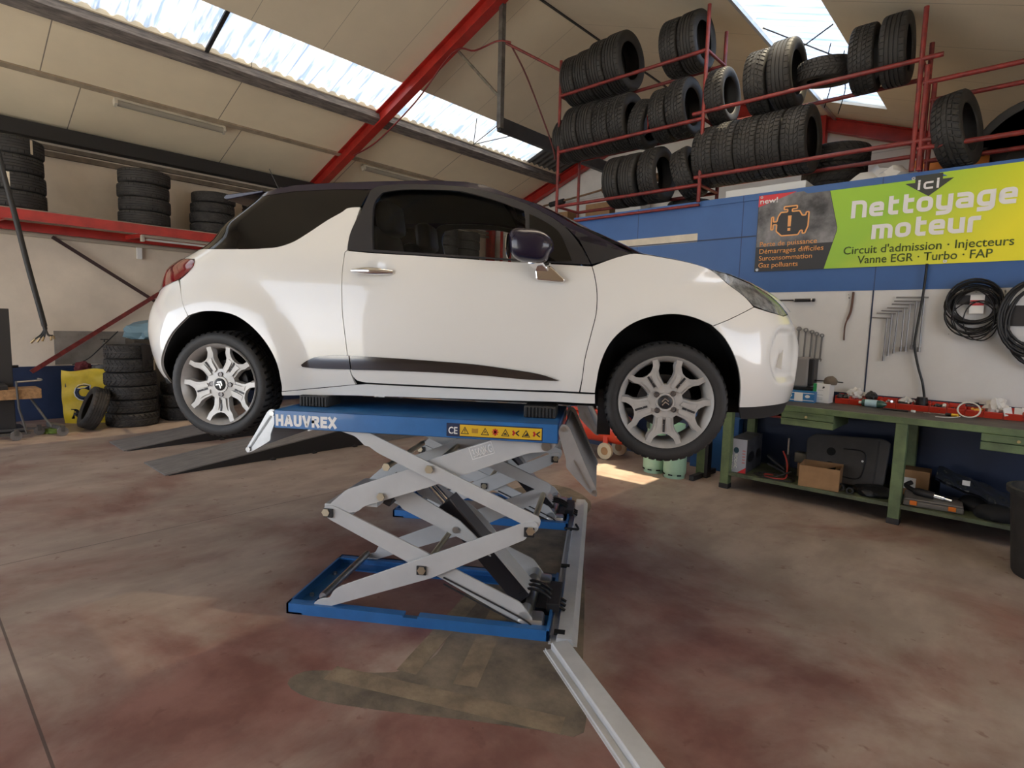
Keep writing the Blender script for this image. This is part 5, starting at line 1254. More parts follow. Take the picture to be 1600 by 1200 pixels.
for k, (x, y, r_) in enumerate(((bx[10] - .03, 4.27, .3), (bx[10] + .03, 4.29, -.4), (bx[10] + .06, 4.30, .2))):
    onbench(MB().box((-.028, -.008, 0), (.028, .008, .07), Matrix.Rotation(R(14 * (k - 1)), 4, 'Y'), bev=.003).build('packet', M_white), ['left', 'middle', 'right'][k] + ' white paper packet in the low bin at the right edge', 'packet', (x, y, ZB + .03), 'white packets in the low bin', r_)
blob('crumpled_film', (bx[0] + .10, 4.36, ZB + .05), (.07, .05, .065), mat('clear_film', (.62, .63, .63), .15), 'crumpled clear film over the leftmost red bins', 'film', 15, .5)
def fitting(name, label, c, n, m, s=.016, spread=.035, cat='fittings', seed=1):
    r_ = random.Random(seed); mm = MB()
    for _ in range(n):
        p = Vector((c[0] + r_.uniform(-spread, spread), c[1] + r_.uniform(-.04, .05), c[2] + r_.uniform(0, .03))); d = Vector((r_.uniform(-1, 1), r_.uniform(-1, 1), r_.uniform(-.4, .4))).normalized() * r_.uniform(.012, .03)
        mm.cyl(p - d, p + d, r_.uniform(.4, 1) * s, 8)
    return tag(mm.build(name, m, smooth=40), label, cat, kind='stuff')
fitting('metal_fittings', 'loose grey metal fittings in the red bin right of the bottle', (bx[3], 4.32, ZB + .03), 14, M_steel, .014, seed=2)
fitting('small_parts', 'black and white small parts in the leftmost red bin', (bx[0] - .01, 4.31, ZB + .04), 12, M_odds, .018, seed=3)
fitting('small_parts', 'dark red small parts in the second red bin', (bx[1] - .03, 4.32, ZB + .03), 8, mat('dark_red_parts', (.25, .03, .03), .5), .015, seed=4)
fitting('small_parts', 'dark small parts in the red bin with the white cap', (bx[6] - .01, 4.32, ZB + .03), 12, M_odds, .018, seed=5)
fitting('small_parts', 'dark small parts in the nearly empty red bin', (bx[7], 4.32, ZB + .015), 8, M_odds, .012, seed=6)
fitting('small_parts', 'yellow and orange small fittings in the bin behind the white ring', (bx[8] + .02, 4.31, ZB + .03), 10, mat('yellow_parts', (.75, .38, .04), .45), .014, seed=7)
fitting('small_parts', 'dark small parts in the bin under the white plastic bag', (bx[9], 4.31, ZB + .02), 10, M_odds, .014, seed=8)
tag(MB().cyl((bx[6] + .04, 4.29, ZB + .05), (bx[6] + .04, 4.31, ZB + .075), .014, 12).build('screw_top', M_white, smooth=40), 'small white cap in the red bin right of the black canister', 'cap')
onbench(MB().bar((-.05, 0, .03), (.05, .0, .03), .02, .012).bar((-.04, .02, .045), (.04, -.01, .055), .018, .012).build('black_clip', M_black), 'black plastic clip lying on the bins behind the white ring', 'clip', (bx[8] - .02, 4.34, ZB + .05), None, .5)
# bottle, screwdriver and tube on the bench top
bo = thing('bottle', 'green plastic bottle with a pale blue label lying on the bench before the red bins', 'bottle', (2.71, 4.215, ZT + .036))
MB().lathe([(0, 0), (.026, .002), (.034, .015), (.034, .15), (.030, .172), (.014, .195), (.012, .20), (0, .20)], 24, frame((0, 0, 0), (0, 1, 0), (0, 0, 1))).build('body', mat('green_bottle_plastic', (.05, .12, .09), .15, coat=.5), bo, smooth=50)
MB().lathe([(.0345, .03), (.0348, .03), (.0348, .125), (.0345, .125)], 24, frame((0, 0, 0), (0, 1, 0), (0, 0, 1)), closed=True).build('label', mat('pale_blue_label', (.45, .66, .74), .5), bo, smooth=50)
MB().cyl((-.0, 0, 0), (-.022, 0, 0), .014, 14).build('cap', M_white, bo, smooth=40)
sdv = thing('screwdriver', 'screwdriver with yellow and black handle lying on the bench top', 'screwdriver', (3.40, 4.10, ZT + .014), (0, 0, R(160)))
MB().cyl((-.04, 0, 0), (.005, 0, 0), .014, 10).build('handle', mat('yellow_grip', (.80, .48, .03), .4), sdv, smooth=40); MB().cyl((.005, 0, 0), (.05, 0, 0), .0125, 10).build('grip', M_black, sdv, smooth=40); MB().cyl((.05, 0, -.004), (.22, 0, -.010), .0035, 8).build('shaft', M_steel, sdv, smooth=40)
tag(MB().cyl((3.12, 4.15, ZT + .0), (3.12, 4.15, ZT + .016), .018, 16).build('white_disc', M_white, smooth=40), 'small white round cap on the bench top at the tip of the screwdriver', 'cap')
tag(MB().cyl((2.90, 4.13, ZT + .008), (3.09, 4.09, ZT + .008), .008, 8).build('pry_bar', M_dark, smooth=40), 'thin dark bar lying on the bench top left of the screwdriver', 'tool')
rg = [(3.50 + .075 * math.cos(t), 4.15 + .03 * math.sin(t), ZT + .065 + .060 * math.sin(t)) for t in [i * math.pi / 10 for i in range(20)]]
M_tubew = mat('white_plastic_tube', (.75, .73, .66), .35)
tag(MB().tube(rg, .0065, 8, True).build('tube_ring', M_tubew, smooth=60), 'ring of white plastic tube leaning on the red bins', 'tube')
wire('white_tube', 'thin white tube curling on the bench top in front of the screwdriver', [(3.30, 3.93, ZT + .005), (3.38, 3.96, ZT + .005), (3.43, 4.04, ZT + .006), (3.45, 4.10, ZT + .008)], .004, M_tubew, 'tube')
# boxes and case at the left end of the bench
def carton(name, label, loc, size, rz, m, cat='box'):
    r = thing(name, label, cat, loc, (0, 0, rz)); w, d, h = size
    MB().box((0, 0, 0), (w, d, h), bev=.003).build('carton', m, r); return r
M_cblue = mat('blue_box_print', (.03, .20, .48), .45, var=.15, vscale=12)
c1 = carton('parts_box', 'small blue printed parts box with white label at the left end of the bench', (2.10, 4.03, ZT), (.245, .14, .105), R(4), M_cblue)
F = lambda x, z, d=.0006: frame((x, -d, z), (1, 0, 0), (0, 0, 1))
MB().prism([(0, 0), (.075, 0), (.075, .085), (0, .085)], F(.07, .010), .0005).build('label', M_white, c1)
for z in (.018, .088): MB().prism([(0, 0), (.24, 0), (.24, .006), (0, .006)], F(.003, z, .0003), .0003).build('white_stripe', M_white, c1)
for x in (.028, .185): MB().prism([(math.cos(t) * .022, math.sin(t) * .015) for t in [i * .4 for i in range(16)]], F(x, .06), .0004).build('round_mark', M_white, c1)
c2 = carton('parts_box', 'white cardboard parts box with green edge standing left of the red bins', (2.30, 4.17, ZT), (.145, .14, .185), R(-4), M_white)
MB().prism([(0, 0), (.030, 0), (.030, .185), (0, .185)], F(0, 0), .0005).build('green_edge', mat('green_print', (.02, .28, .08), .5), c2)
MB().prism([(0, 0), (.018, .004), (.024, .018), (.006, .022)], F(.080, .140), .0005).build('part_picture', M_dark, c2)
for z in (.030, .045, .075, .12): MB().prism([(0, 0), (.05, 0), (.05, .003), (0, .003)], F(.040, z), .0004).build('print_line', mat('grey_print', (.35, .35, .35), .6), c2)
blob('cap_cloth', (2.43, 4.24, ZT + .178), (.062, .06, .055), mat('brown_felt', (.16, .13, .10), .9), 'brown cap resting on the white parts box', 'cap', 4, .1)
wire('thin_strap', 'black strap lying over the white parts box against the wall', [(2.16, 4.26, ZT + .14), (2.24, 4.30, ZT + .195), (2.36, 4.31, ZT + .205), (2.52, 4.33, ZT + .20)], .006, M_black, 'strap')
cs = thing('tool_case', 'grey and black plastic tool case standing behind the car bumper on the bench', 'case', (1.93, 4.22, ZT + .13))
MB().box((0, 0, 0), (.30, .16, .30), bev=.02).build('body', mat('mid_grey_case_plastic', (.24, .23, .23), .5), cs); MB().box((.29, .01, .02), (.345, .17, .29), bev=.012).build('lid', M_black, cs); MB().box((.0, .0, -.03), (.34, .17, .0), bev=.005).build('base', M_black, cs)
tag(MB().box((1.88, 4.16, ZT), (2.24, 4.41, ZT + .10), bev=.004).build('black_case', M_black), 'low black case lying under the grey tool case on the bench', 'case')

# ---- below the bench
M_pbox = mat('pale_lilac_print', (.42, .44, .52), .5)
MB0 = carton('tool_carton', 'pale printed carton with red corner at the left end of the bench shelf', (1.685, 3.745, .166), (.165, .52, .34), R(3), mat('dark_carton_print', (.10, .10, .11), .55, var=.5, vscale=10))
MB().prism([(0, 0), (.165, 0), (.165, .34), (0, .34)], F(0, 0, .0004), .0004).build('front_print', M_pbox, MB0); MB().prism([(.165, 0), (.165, .06), (.085, 0)], F(0, 0, .001), .0004).build('red_corner', M_bred, MB0)
MB().prism([(math.cos(t) * .026, math.sin(t) * .03) for t in [i * .4 for i in range(16)]], F(.065, .225, .001), .0004).build('round_logo', mat('dark_teal_print', (.02, .07, .10), .5), MB0)
lettering('lettering', 'RODAC', frame((.050, -.0012, .185), (0, 0, -1), (1, 0, 0)), .028, .145, M_white, MB0, bold=.03); lettering('lettering', 'SERIES', frame((.012, -.0012, .175), (0, 0, -1), (1, 0, 0)), .022, .155, M_white, MB0, bold=.03)
for z in (.10, .13, .16, .19, .22): MB().prism([(0, 0), (.028, 0), (.028, .012), (0, .012)], F(.125, z, .001), .0004).build('red_print', mat('faded_red_print', (.55, .20, .20), .5), MB0)
MB().prism([(math.cos(t) * .11, math.sin(t) * .055) for t in [i * .4 for i in range(16)]], frame((.1656, .15, .15), (0, 1, 0), (0, 0, 1)), .0006).build('side_print', M_black, MB0); MB().prism([(math.cos(t) * .09, math.sin(t) * .05) for t in [i * .4 for i in range(16)]], frame((.1656, .40, .15), (0, 1, 0), (0, 0, 1)), .0006).build('side_print', M_black, MB0)
cb = thing('open_carton', 'open brown cardboard box at the front of the bench shelf', 'box', (2.355, 3.68, .166), (0, 0, R(7)))
m = MB(); w, d, h, t = .33, .30, .20, .004
m.box((0, 0, 0), (w, t, h)).box((0, d - t, 0), (w, d, h)).box((0, 0, 0), (t, d, h + .0)).box((w - t, 0, 0), (w, d, h)).box((0, 0, 0), (w, d, t)); m.build('carton', M_card, cb); MB().box((.02, d, h - .02), (w * .5, d + .05, h + .10), Matrix.Rotation(R(-8), 4, 'X')).build('flap', M_card, cb)
tk = thing('undertray', 'big dark grey plastic undertray standing upright on the bench shelf', 'car part', (2.33, 4.03, .19), (R(-12), 0, R(3)))
MB().prism(fillet([(0, .05), (.05, 0), (.55, -.02), (.64, .03), (.66, .42), (.60, .45), (.04, .42), (-.02, .36)], .03), frame((0, 0, 0), (1, 0, 0), (0, 0, 1)), .06).build('panel', mat('dusty_dark_plastic', (.060, .057, .056), .6, var=.35, vscale=5), tk, bevel=.01)
for x, z, r_ in ((.20, .27, .038), (.20, .12, .055)): MB().lathe([(0, 0), (r_, 0), (r_, .004), (0, .004)], 24, frame((x, -.061, z), (1, 0, 0), (0, 0, 1))).build('hole', M_gap, tk)
MB().tube(spline([(.28, -.062, .06), (.42, -.062, .05), (.47, -.062, .12), (.47, -.062, .30), (.30, -.062, .31)], 5), .006, 6).build('rib', M_black, tk); MB().bar((.56, -.062, .02), (.57, -.062, .42), .012, .008).build('rib', M_black, tk)
MB().cyl((.46, -.06, .22), (.46, -.07, .22), .010, 12).build('bolt_hole', M_white, tk)
for k, (x, y, z, s) in enumerate(((2.68, 3.80, .20, .035), (2.76, 3.78, .19, .03))): tag(MB().lathe([(s * .6, -.02), (s, -.02), (s, .02), (s * .6, .02)], 18, frame((x, y, z), (1, 0, 0), (0, 0, 1)), closed=True).build('rubber_ring', M_black, smooth=40), ['left', 'right'][k] + ' black rubber ring on the shelf right of the brown box', 'ring', 'black rubber rings')
blob('folded_mats', (2.92, 3.88, .166), (.15, .14, .06), M_black, 'pile of black rubber mats on the shelf before the middle leg', 'mats', 6, .2)
# cables and clamp left of the brown box
wire('red_cable', 'red jump cable looping on the shelf beside the pale carton', [(2.08, 3.86, .18), (2.02, 3.80, .19), (2.05, 3.74, .18), (2.16, 3.72, .185), (2.22, 3.78, .20), (2.20, 3.86, .32), (2.14, 3.92, .42)], .008, mat('red_cable_sheath', (.45, .05, .04), .45))
wire('black_cable', 'black cable coiled on the shelf beside the pale carton', [(1.92, 3.80, .178), (2.0, 3.73, .178), (2.15, 3.70, .178), (2.28, 3.74, .18), (2.26, 3.86, .18), (2.10, 3.92, .18), (1.95, 3.88, .18), (1.98, 3.78, .186), (2.12, 3.74, .19), (2.26, 3.80, .26)], .008, M_cord)
cl = thing('clamp', 'black spring clamp standing among the cables on the bench shelf', 'clamp', (2.05, 3.95, .167))
MB().bar((-.06, 0, .18), (.12, -.04, .08), .03, .018).bar((-.05, .0, .10), (.13, -.04, .05), .03, .018).build('jaws', M_black, cl); MB().cyl((.12, .02, 0), (.12, .02, .22), .022, 12).build('stem', M_black, cl); MB().cyl((.12, .02, .22), (.12, .02, .38), .010, 10).build('rod', M_steel, cl)
tag(MB().box((-.13, -.05, 0), (.13, .05, .10), bev=.01).build('grey_block', mat('dusty_grey_foam', (.16, .15, .12), .8)), 'dusty grey block on the shelf behind the brown box', 'block').location = (2.33, 4.12, .30)
tag(MB().box((2.24, 4.06, .166), (2.44, 4.20, .30)).build('carton', M_card), 'small brown carton under the grey block on the shelf', 'box')
# right of the middle leg
ca = thing('tool_case', 'flat grey tool case with orange latches lying on the bench shelf', 'case', (3.16, 3.72, .168), (0, 0, R(6)))
MB().box((0, 0, 0), (.40, .33, .045), bev=.010).build('case_body', mat('grey_case_plastic', (.17, .16, .15), .5), ca); MB().box((.004, .004, .045), (.396, .326, .062), bev=.008).build('lid', mat('grey_case_lid', (.20, .19, .18), .5, var=.3, vscale=8), ca)
for x in (.045, .30): MB().box((x, -.012, .012), (x + .05, .004, .048), bev=.004).build('latch', mat('orange_latch', (.80, .20, .02), .4), ca)
gn = thing('air_gun', 'dark air tool with a shiny collar lying on the grey case', 'tool', (3.21, 3.90, .262), (0, R(4), R(-12)))
MB().lathe([(0, 0), (.026, .0), (.034, .03), (.034, .14), (.026, .15), (0, .15)], 16, frame((0, 0, 0), (0, 1, 0), (0, 0, 1))).build('body', M_dark, gn, smooth=40); MB().lathe([(0, .15), (.029, .15), (.029, .22), (.018, .225), (.018, .27), (0, .27)], 16, frame((0, 0, 0), (0, 1, 0), (0, 0, 1))).build('collar', M_chrome, gn, smooth=40); MB().tube(spline([(.01, 0, 0), (-.04, .01, .01), (-.08, .05, .02), (-.06, .1, .04)], 5), .02, 8).build('handle', M_black, gn)
lb = carton('carton', 'brown carton with white label on the shelf right of the middle leg', (3.07, 4.10, .166), (.22, .2, .23), R(2), M_card); MB().prism([(0, 0), (.11, 0), (.11, .10), (0, .10)], F(.015, .06), .0005).build('label', M_white, lb)
tag(MB().box((3.36, 4.16, .166), (3.62, 4.36, .36), bev=.006).build('blue_crate', M_bluelow), 'dark blue crate at the back of the shelf behind the air tool', 'crate')
film = MB(); vs = []; fs = []
NX, NY = 26, 8
for i in range(NX + 1):
    for j in range(NY + 1):
        s, t_ = i / NX, j / NY; x = 3.34 + .72 * s; y = 4.16 - .26 * t_ - .10 * s; z = .46 - .20 * s - .06 * t_ + .006 * math.sin(19 * s + 7 * t_) + .005 * math.sin(31 * s - 11 * t_)
        vs.append((x, y, z))
for i in range(NX):
    for j in range(NY): a = i * (NY + 1) + j; fs.append((a, a + 1, a + NY + 2, a + NY + 1))
n0 = len(vs); vs2 = [(x, y, z - .02) for x, y, z in vs]
pw = thing('wrapped_panel', 'long dark car panel wrapped in clear film leaning on the bench shelf', 'car part', (0, 0, 0))
MB().add(vs + vs2, fs + [tuple(n0 + i for i in f[::-1]) for f in fs]).build('panel', mat('film_wrapped_dark', (.05, .055, .065), .12, coat=1.0), pw, smooth=60); MB().box((3.52, 3.93, .372), (3.57, 3.938, .412), Matrix.Identity(4)).build('white_tag', M_white, pw)
for k, (x, y, z, s) in enumerate(((3.62, 4.02, .17, .13), (3.76, 3.84, .166, .15))): blob('black_cover', (x, y, z), (s, .12, .075), M_blackm, ['black plastic cover on the shelf below the film-wrapped panel', 'black plastic cover at the shelf front beside the grey bin'][k], 'car part', 20 + k, .12)
bn_ = thing('waste_bin', 'tall black plastic bin at the right edge in front of the bench', 'bin', (4.075, 3.17, 0))
M_binp = mat('scuffed_black_plastic', (.040, .038, .037), .6, col2=(.020, .020, .020), vscale=6, bump=.2, bscale=30)
MB().lathe([(0, 0), (.205, 0), (.215, .02), (.262, .55), (.275, .555), (.28, .585), (.262, .59), (.25, .56), (.20, .03), (0, .025)], 40).build('tub', M_binp, bn_, smooth=40); MB().lathe([(.262, .545), (.283, .552), (.285, .588), (.262, .592)], 40, None, True).build('rim', M_binp, bn_, smooth=40)

# ================================================================ tools on the white board
TV = PV - .004
def wall_item(name, label, cat, x, z, group=None): return thing(name, label, cat, (x, TV, z), (0, 0, 0), group)
tq = wall_item('torque_wrench', 'black torque wrench hung level on the white board, behind the car bonnet', 'wrench', 1.84, 1.912)
MB().cyl((-.12, -.02, 0), (.15, -.02, 0), .008, 10).build('shaft', M_dark, tq); MB().cyl((.15, -.02, 0), (.345, -.02, 0), .017, 14).build('handle', M_black, tq, smooth=40); MB().cyl((.31, -.02, 0), (.322, -.02, 0), .0185, 14).build('collar', M_steel, tq); MB().cyl((.15, -.02, 0), (.158, -.02, 0), .0185, 14).build('collar', M_steel, tq)
M_tool = mat('tool_steel', (.27, .27, .28), .38, metal=.75)
for k, (x, z, ln) in enumerate(((2.057, 1.619, .30), (2.122, 1.608, .285), (2.181, 1.590, .27), (2.226, 1.571, .255), (2.276, 1.557, .24))):
    w = wall_item('spanner', ['leftmost and longest', 'second', 'middle', 'fourth', 'rightmost and shortest'][k] + ' combination spanner of the five hung above the tool case', 'spanner', x, z, 'combination spanners on the white board')
    g_ = frame((0, -.014, 0), (1, 0, 0), (0, 0, 1))
    r_ = .024 - .001 * k
    MB().lathe([(r_ * .55, -.006), (r_, -.005), (r_, .005), (r_ * .55, .006)], 18, g_, closed=True).build('ring_end', M_tool, w, smooth=40)
    MB().bar((0, -.014, -r_ * .8), (-.004, -.014, -ln + .01), .016, .007, side=(1, 0, 0)).build('shank', M_tool, w)
    MB().prism([(-.008, .014), (.008, .014), (.019, -.002), (.014, -.022), (.006, -.022), (.007, -.006), (-.007, -.006), (-.006, -.022), (-.014, -.022), (-.019, -.002)], g_ @ Matrix.Translation((-.004, -ln, 0)), .007).build('open_end', M_tool, w)
st = wall_item('leather_strap', 'brown curved strap hung from a nail on the white board', 'strap', 2.52, 1.985)
m = MB(); P = spline([(0, -.008, 0), (-.004, -.010, -.12), (-.012, -.012, -.20), (-.045, -.012, -.31), (-.050, -.010, -.40), (-.048, -.008, -.47)], 6)
m.tube(P, [.011] * 16 + [.007] * (len(P) - 16), 6); m.build('band', mat('brown_leather', (.12, .055, .035), .6), st); MB().cyl((0, 0, .0), (0, -.03, .0), .004, 8).build('nail', M_dark, st)
bars_ = [(2.698, 2.849, 1.740, 2.815, 1.333), (2.730, 2.883, 1.781, 2.849, 1.381), (2.767, 2.931, 1.805, 2.892, 1.406), (2.810, 2.976, 1.832, 2.946, 1.428), (2.845, 3.018, 1.866, 2.983, 1.430), (2.862, 3.064, 1.894, 3.027, 1.450), (2.875, 3.120, 1.927, 3.086, 1.430)]
nm_ = ['lowest', 'second from lowest', 'third from lowest', 'middle', 'third from highest', 'second from highest', 'highest']
for k, (xa, xb, z, xs_, zs_) in enumerate(bars_):
    t_ = wall_item('socket_wrench', nm_[k] + ' T-handle socket wrench of the seven on the white board', 'wrench', xb - .03, z, 'T-handle wrenches on the white board')
    y_ = -.02
    MB().cyl((xa - xb + .03, y_, .002), (.03, y_, -.002), .0075, 10).build('cross_handle', M_tool, t_, smooth=40)
    dx, dz = xs_ - (xb - .03), zs_ - z
    MB().cyl((0, y_, 0), (dx, y_, dz + .04), .0068, 10).build('shaft', M_tool, t_, smooth=40); MB().cyl((dx * .93, y_, dz + .045), (dx, y_, dz), .009 + .0008 * k, 10).build('socket', M_tool, t_, smooth=40)
wire('hanging_cable', 'thick black cable running down the white board to the black canister', [(3.085, TV - .035, 2.225), (3.078, TV - .035, 1.95), (3.056, TV - .038, 1.62), (3.054, TV - .04, 1.48), (3.094, TV - .04, 1.30), (3.14, TV - .04, 1.15), (3.168, TV - .05, 1.0), (3.17, TV - .07, .97)], .011, M_cord)
co = wall_item('cable_coil', 'coil of many black hoses hung on hooks with a red and white card inside', 'cable coil', 3.45, 1.88)
rd = random.Random(11)
def loop(cx, cz, rx, rz, tilt=0.0, sag=0.0, y=-.04, n=28):
    pts = []
    for i in range(n):
        t = 2 * math.pi * i / n; x = rx * math.cos(t); z = rz * math.sin(t) - sag * max(0, -math.sin(t)) ** 2
        pts.append((cx + x * math.cos(tilt) - z * math.sin(tilt), y + .012 * math.sin(3 * t + cx * 40), cz + x * math.sin(tilt) + z * math.cos(tilt)))
    return pts
for k in range(5): MB().tube(loop(.0 + rd.uniform(-.008, .008), .0 + rd.uniform(-.01, .012), .165 + .006 * k, .165 + .005 * k, rd.uniform(-.1, .1), 0, -.045 - .008 * k), .0085, 6, True).build('hose_loop', M_cord, co, smooth=60)
for k in range(11): MB().tube(loop(rd.uniform(-.02, .03), -.02 - .009 * k, .155 + rd.uniform(-.02, .04), .150 + rd.uniform(-.02, .02) + .006 * k, rd.uniform(-.3, .3), 0, -.03 - .006 * k), .006, 6, True).build('cable_loop', M_cord, co, smooth=60)
MB().tube(loop(.05, -.16, .115, .17, .1, 0, -.05), .0055, 6, True).build('cable_loop', M_cord, co, smooth=60); MB().tube(loop(.0, -.14, .15, .14, -.2, 0, -.06), .0055, 6, True).build('cable_loop', M_cord, co, smooth=60)
MB().box((-.14, -.02, -.02), (.15, -.002, .06)).build('back_plate', M_dark, co)
cd_ = MB().box((-.035, -.034, -.10), (.062, -.030, .062)).build('card', M_white, co); MB().box((-.034, -.0352, -.03), (.061, -.0342, -.008)).box((-.034, -.0352, .006), (.061, -.0342, .016)).build('red_print', M_bred, cd_)
for x in (-.09, .0, .09, .19): MB().cyl((x, 0, .085), (x, -.09, .10), .006, 8).build('hook', M_steel, co)
c2_ = wall_item('cable_coil', 'coil of thick black hose hung at the right edge of the white board', 'cable coil', 3.845, 1.80)
for k in range(6): MB().tube(loop(rd.uniform(-.01, .01), -.01 * k, .185 + .008 * k, .25 + .010 * k, rd.uniform(-.12, .12), .02, -.05 - .012 * k), .0115, 7, True).build('hose_loop', M_cord, c2_, smooth=60)
for k in range(2): MB().tube(loop(.04, -.13, .20 + .02 * k, .33, .12, 0, -.06 - .02 * k), .011, 7, True).build('hose_loop', M_cord, c2_, smooth=60)
MB().box((-.20, -.012, -.12), (.25, -.002, .05)).build('back_plate', M_dark, c2_)
for x, z, r_ in ((2.487, 1.93, .005), (2.48, 1.96, .003), (3.29, 1.60, .003), (2.90, 1.62, .003)): tag(MB().cyl((x, TV, z), (x, TV - .02, z), r_, 8).build('nail', M_dark), {2.487: 'dark screw head in the white board left of the brown strap', 2.48: 'small nail above the screw head left of the brown strap', 3.29: 'small nail in the white board below the cable coil', 2.90: 'small nail in the white board between the T-handle shafts'}[x], 'nail')

# ================================================================ behind the front wheel: gas bottles, compressor, stand
M_gas = mat('mint_green_cylinder_paint', (.42, .68, .52), .4, var=.12, vscale=6)
for k, (x, y, lb) in enumerate(((.86, 3.74, 'left mint green gas bottle with dark label under the front wheel'), (1.125, 3.70, 'right mint green gas bottle with green diamond under the front wheel'))):
    b = thing('gas_bottle', lb, 'gas bottle', (x, y, 0), (0, 0, R(-40)), 'mint green gas bottles')
    MB().lathe([(0, .02), (.10, .02), (.118, .05), (.120, .08), (.120, .37), (.112, .42), (.08, .46), (.03, .475), (0, .475)], 32).build('tank', M_gas, b, smooth=50)
    MB().lathe([(.106, 0), (.110, 0), (.110, .04), (.106, .04)], 32, None, True).build('foot_ring', M_gas, b, smooth=40)
    MB().lathe([(.085, .44), (.09, .44), (.09, .58), (.085, .58)], 24, None, True).build('collar', M_gas, b, smooth=40); MB().cyl((0, 0, .47), (0, 0, .54), .018, 12).build('valve', M_steel, b)
    for a in range(-90, 91, 45):
        t_ = R(a - 90); MB().box((-.022, -.004, .035), (.022, .004, .048), Matrix.Translation((.119 * math.cos(t_), .119 * math.sin(t_), 0)) @ Matrix.Rotation(t_ + R(90), 4, 'Z')).build('vent_slot', M_gap, b)
    if k == 0: MB().box((-.045, -.001, .49), (.045, .001, .56), Matrix.Translation((0, -.091, 0))).build('label', mat('dark_green_label', (.02, .09, .07), .5), b)
    else: MB().prism([(-.035, 0), (0, -.04), (.035, 0), (0, .04)], frame((0, -.1215, .31), (1, 0, 0), (0, 0, 1)), .001).build('diamond_mark', mat('green_label', (.03, .40, .16), .5), b)
cp = thing('compressor', 'red air compressor tank on small wheels behind the front wheel', 'compressor', (-.10, 3.98, 0))
M_cred = mat('red_tank_paint', (.66, .06, .025), .35, coat=.5)
MB().lathe([(0, -.52), (.12, -.50), (.175, -.44), (.185, -.38), (.185, .38), (.175, .44), (.12, .50), (0, .52)], 32, frame((0, 0, .36), (0, 1, 0), (0, 0, 1))).build('tank', M_cred, cp, smooth=50)
MB().box((-.3, -.12, .54), (.25, .12, .58), bev=.005).build('mounting_plate', M_cred, cp); MB().box((-.25, -.10, .58), (.02, .10, .80), bev=.03).build('motor', M_dark, cp); MB().box((.05, -.08, .58), (.2, .08, .86), bev=.02).build('pump', mat('cast_grey', (.3, .3, .3), .5, metal=.5), cp)
for y in (-.16, .16):
    w_ = MB().lathe([(.05, -.02), (.10, -.02), (.103, 0), (.10, .02), (.05, .02)], 24, frame((.265, y, .103), (1, 0, 0), (0, 0, 1)), closed=True).build('wheel', mat('cream_wheel', (.55, .48, .34), .6), cp, smooth=40); MB().lathe([(0, -.015), (.05, -.015), (.05, .015), (0, .015)], 16, frame((.265, y, .103), (1, 0, 0), (0, 0, 1))).build('hub', M_card, w_)
    MB().box((.235, y - .01, .10), (.295, y + .01, .30)).build('wheel_bracket', M_cred, cp)
MB().cyl((-.38, 0, 0), (-.38, 0, .22), .025, 10).build('foot', M_black, cp)
sd_ = thing('steel_stand', 'dark green steel stand behind the gas bottles, left of the workbench', 'stand', (1.33, 3.95, 0))
MB().box((-.055, -.05, 0), (.035, .05, .62)).build('post', M_grnp, sd_); MB().box((.035, -.05, 0), (.07, .05, .62)).build('side_flange', M_dark, sd_); MB().bar((.0, -.28, .03), (.02, .25, .03), .05, .05).build('foot_bar', M_dark, sd_)
tag(MB().box((1.02, 4.30, 0), (1.56, 4.43, .62), bev=.006).build('blue_cabinet', mat('blue_cabinet', (.03, .12, .36), .4)), 'blue metal cabinet against the wall behind the gas bottles', 'cabinet')
# ================================================================ left side: ramps, bag, trolley, column, hanging cables
M_ramp = mat('worn_tread_plate', (.30, .29, .285), .42, col2=(.19, .185, .185), vscale=5, metal=.25, stretch=(6, 1, 6))
def ramp(u0, u1, label):
    r = thing('drive_on_ramp', label, 'ramp', (u0, -.145, 0), (0, 0, 0), 'pair of steel drive-on ramps')
    w = u1 - u0; Ln, h = 2.35, .27
    MB().add([(0, 0, .004), (w, 0, .004), (w, Ln, h), (0, Ln, h), (0, 0, .016), (w, 0, .016), (w, Ln, h + .012), (0, Ln, h + .012)], [(0, 3, 2, 1), (4, 5, 6, 7), (0, 1, 5, 4), (1, 2, 6, 5), (2, 3, 7, 6), (3, 0, 4, 7)]).build('deck', M_ramp, r)
    for x in (0, w - .006): MB().add([(x, .03, 0), (x, Ln, 0), (x, Ln, h), (x, .03, .006), (x + .006, .03, 0), (x + .006, Ln, 0), (x + .006, Ln, h), (x + .006, .03, .006)], [(0, 1, 2, 3), (7, 6, 5, 4), (0, 4, 5, 1), (1, 5, 6, 2), (2, 6, 7, 3), (3, 7, 4, 0)]).build('side_plate', mat('black_ramp_side', (.018, .018, .020), .5) if 'black_ramp_side' not in bpy.data.materials else bpy.data.materials['black_ramp_side'], r)
    MB().box((0, Ln, .0), (w, Ln + 1.6, h + .012)).build('platform', M_ramp, r)
    for y in (1.05, 1.55, 2.1): MB().box((w, y, 0), (w + .05, y + .05, .018)).cyl((w + .025, y + .025, .018), (w + .025, y + .025, .03), .010, 6).build('anchor_foot', M_dark, r)
    return r
ramp(-3.10, -2.40, 'steel drive-on ramp nearer the lift, running under the car rear')
ramp(-4.52, -3.86, 'steel drive-on ramp farther left, running under the car rear')
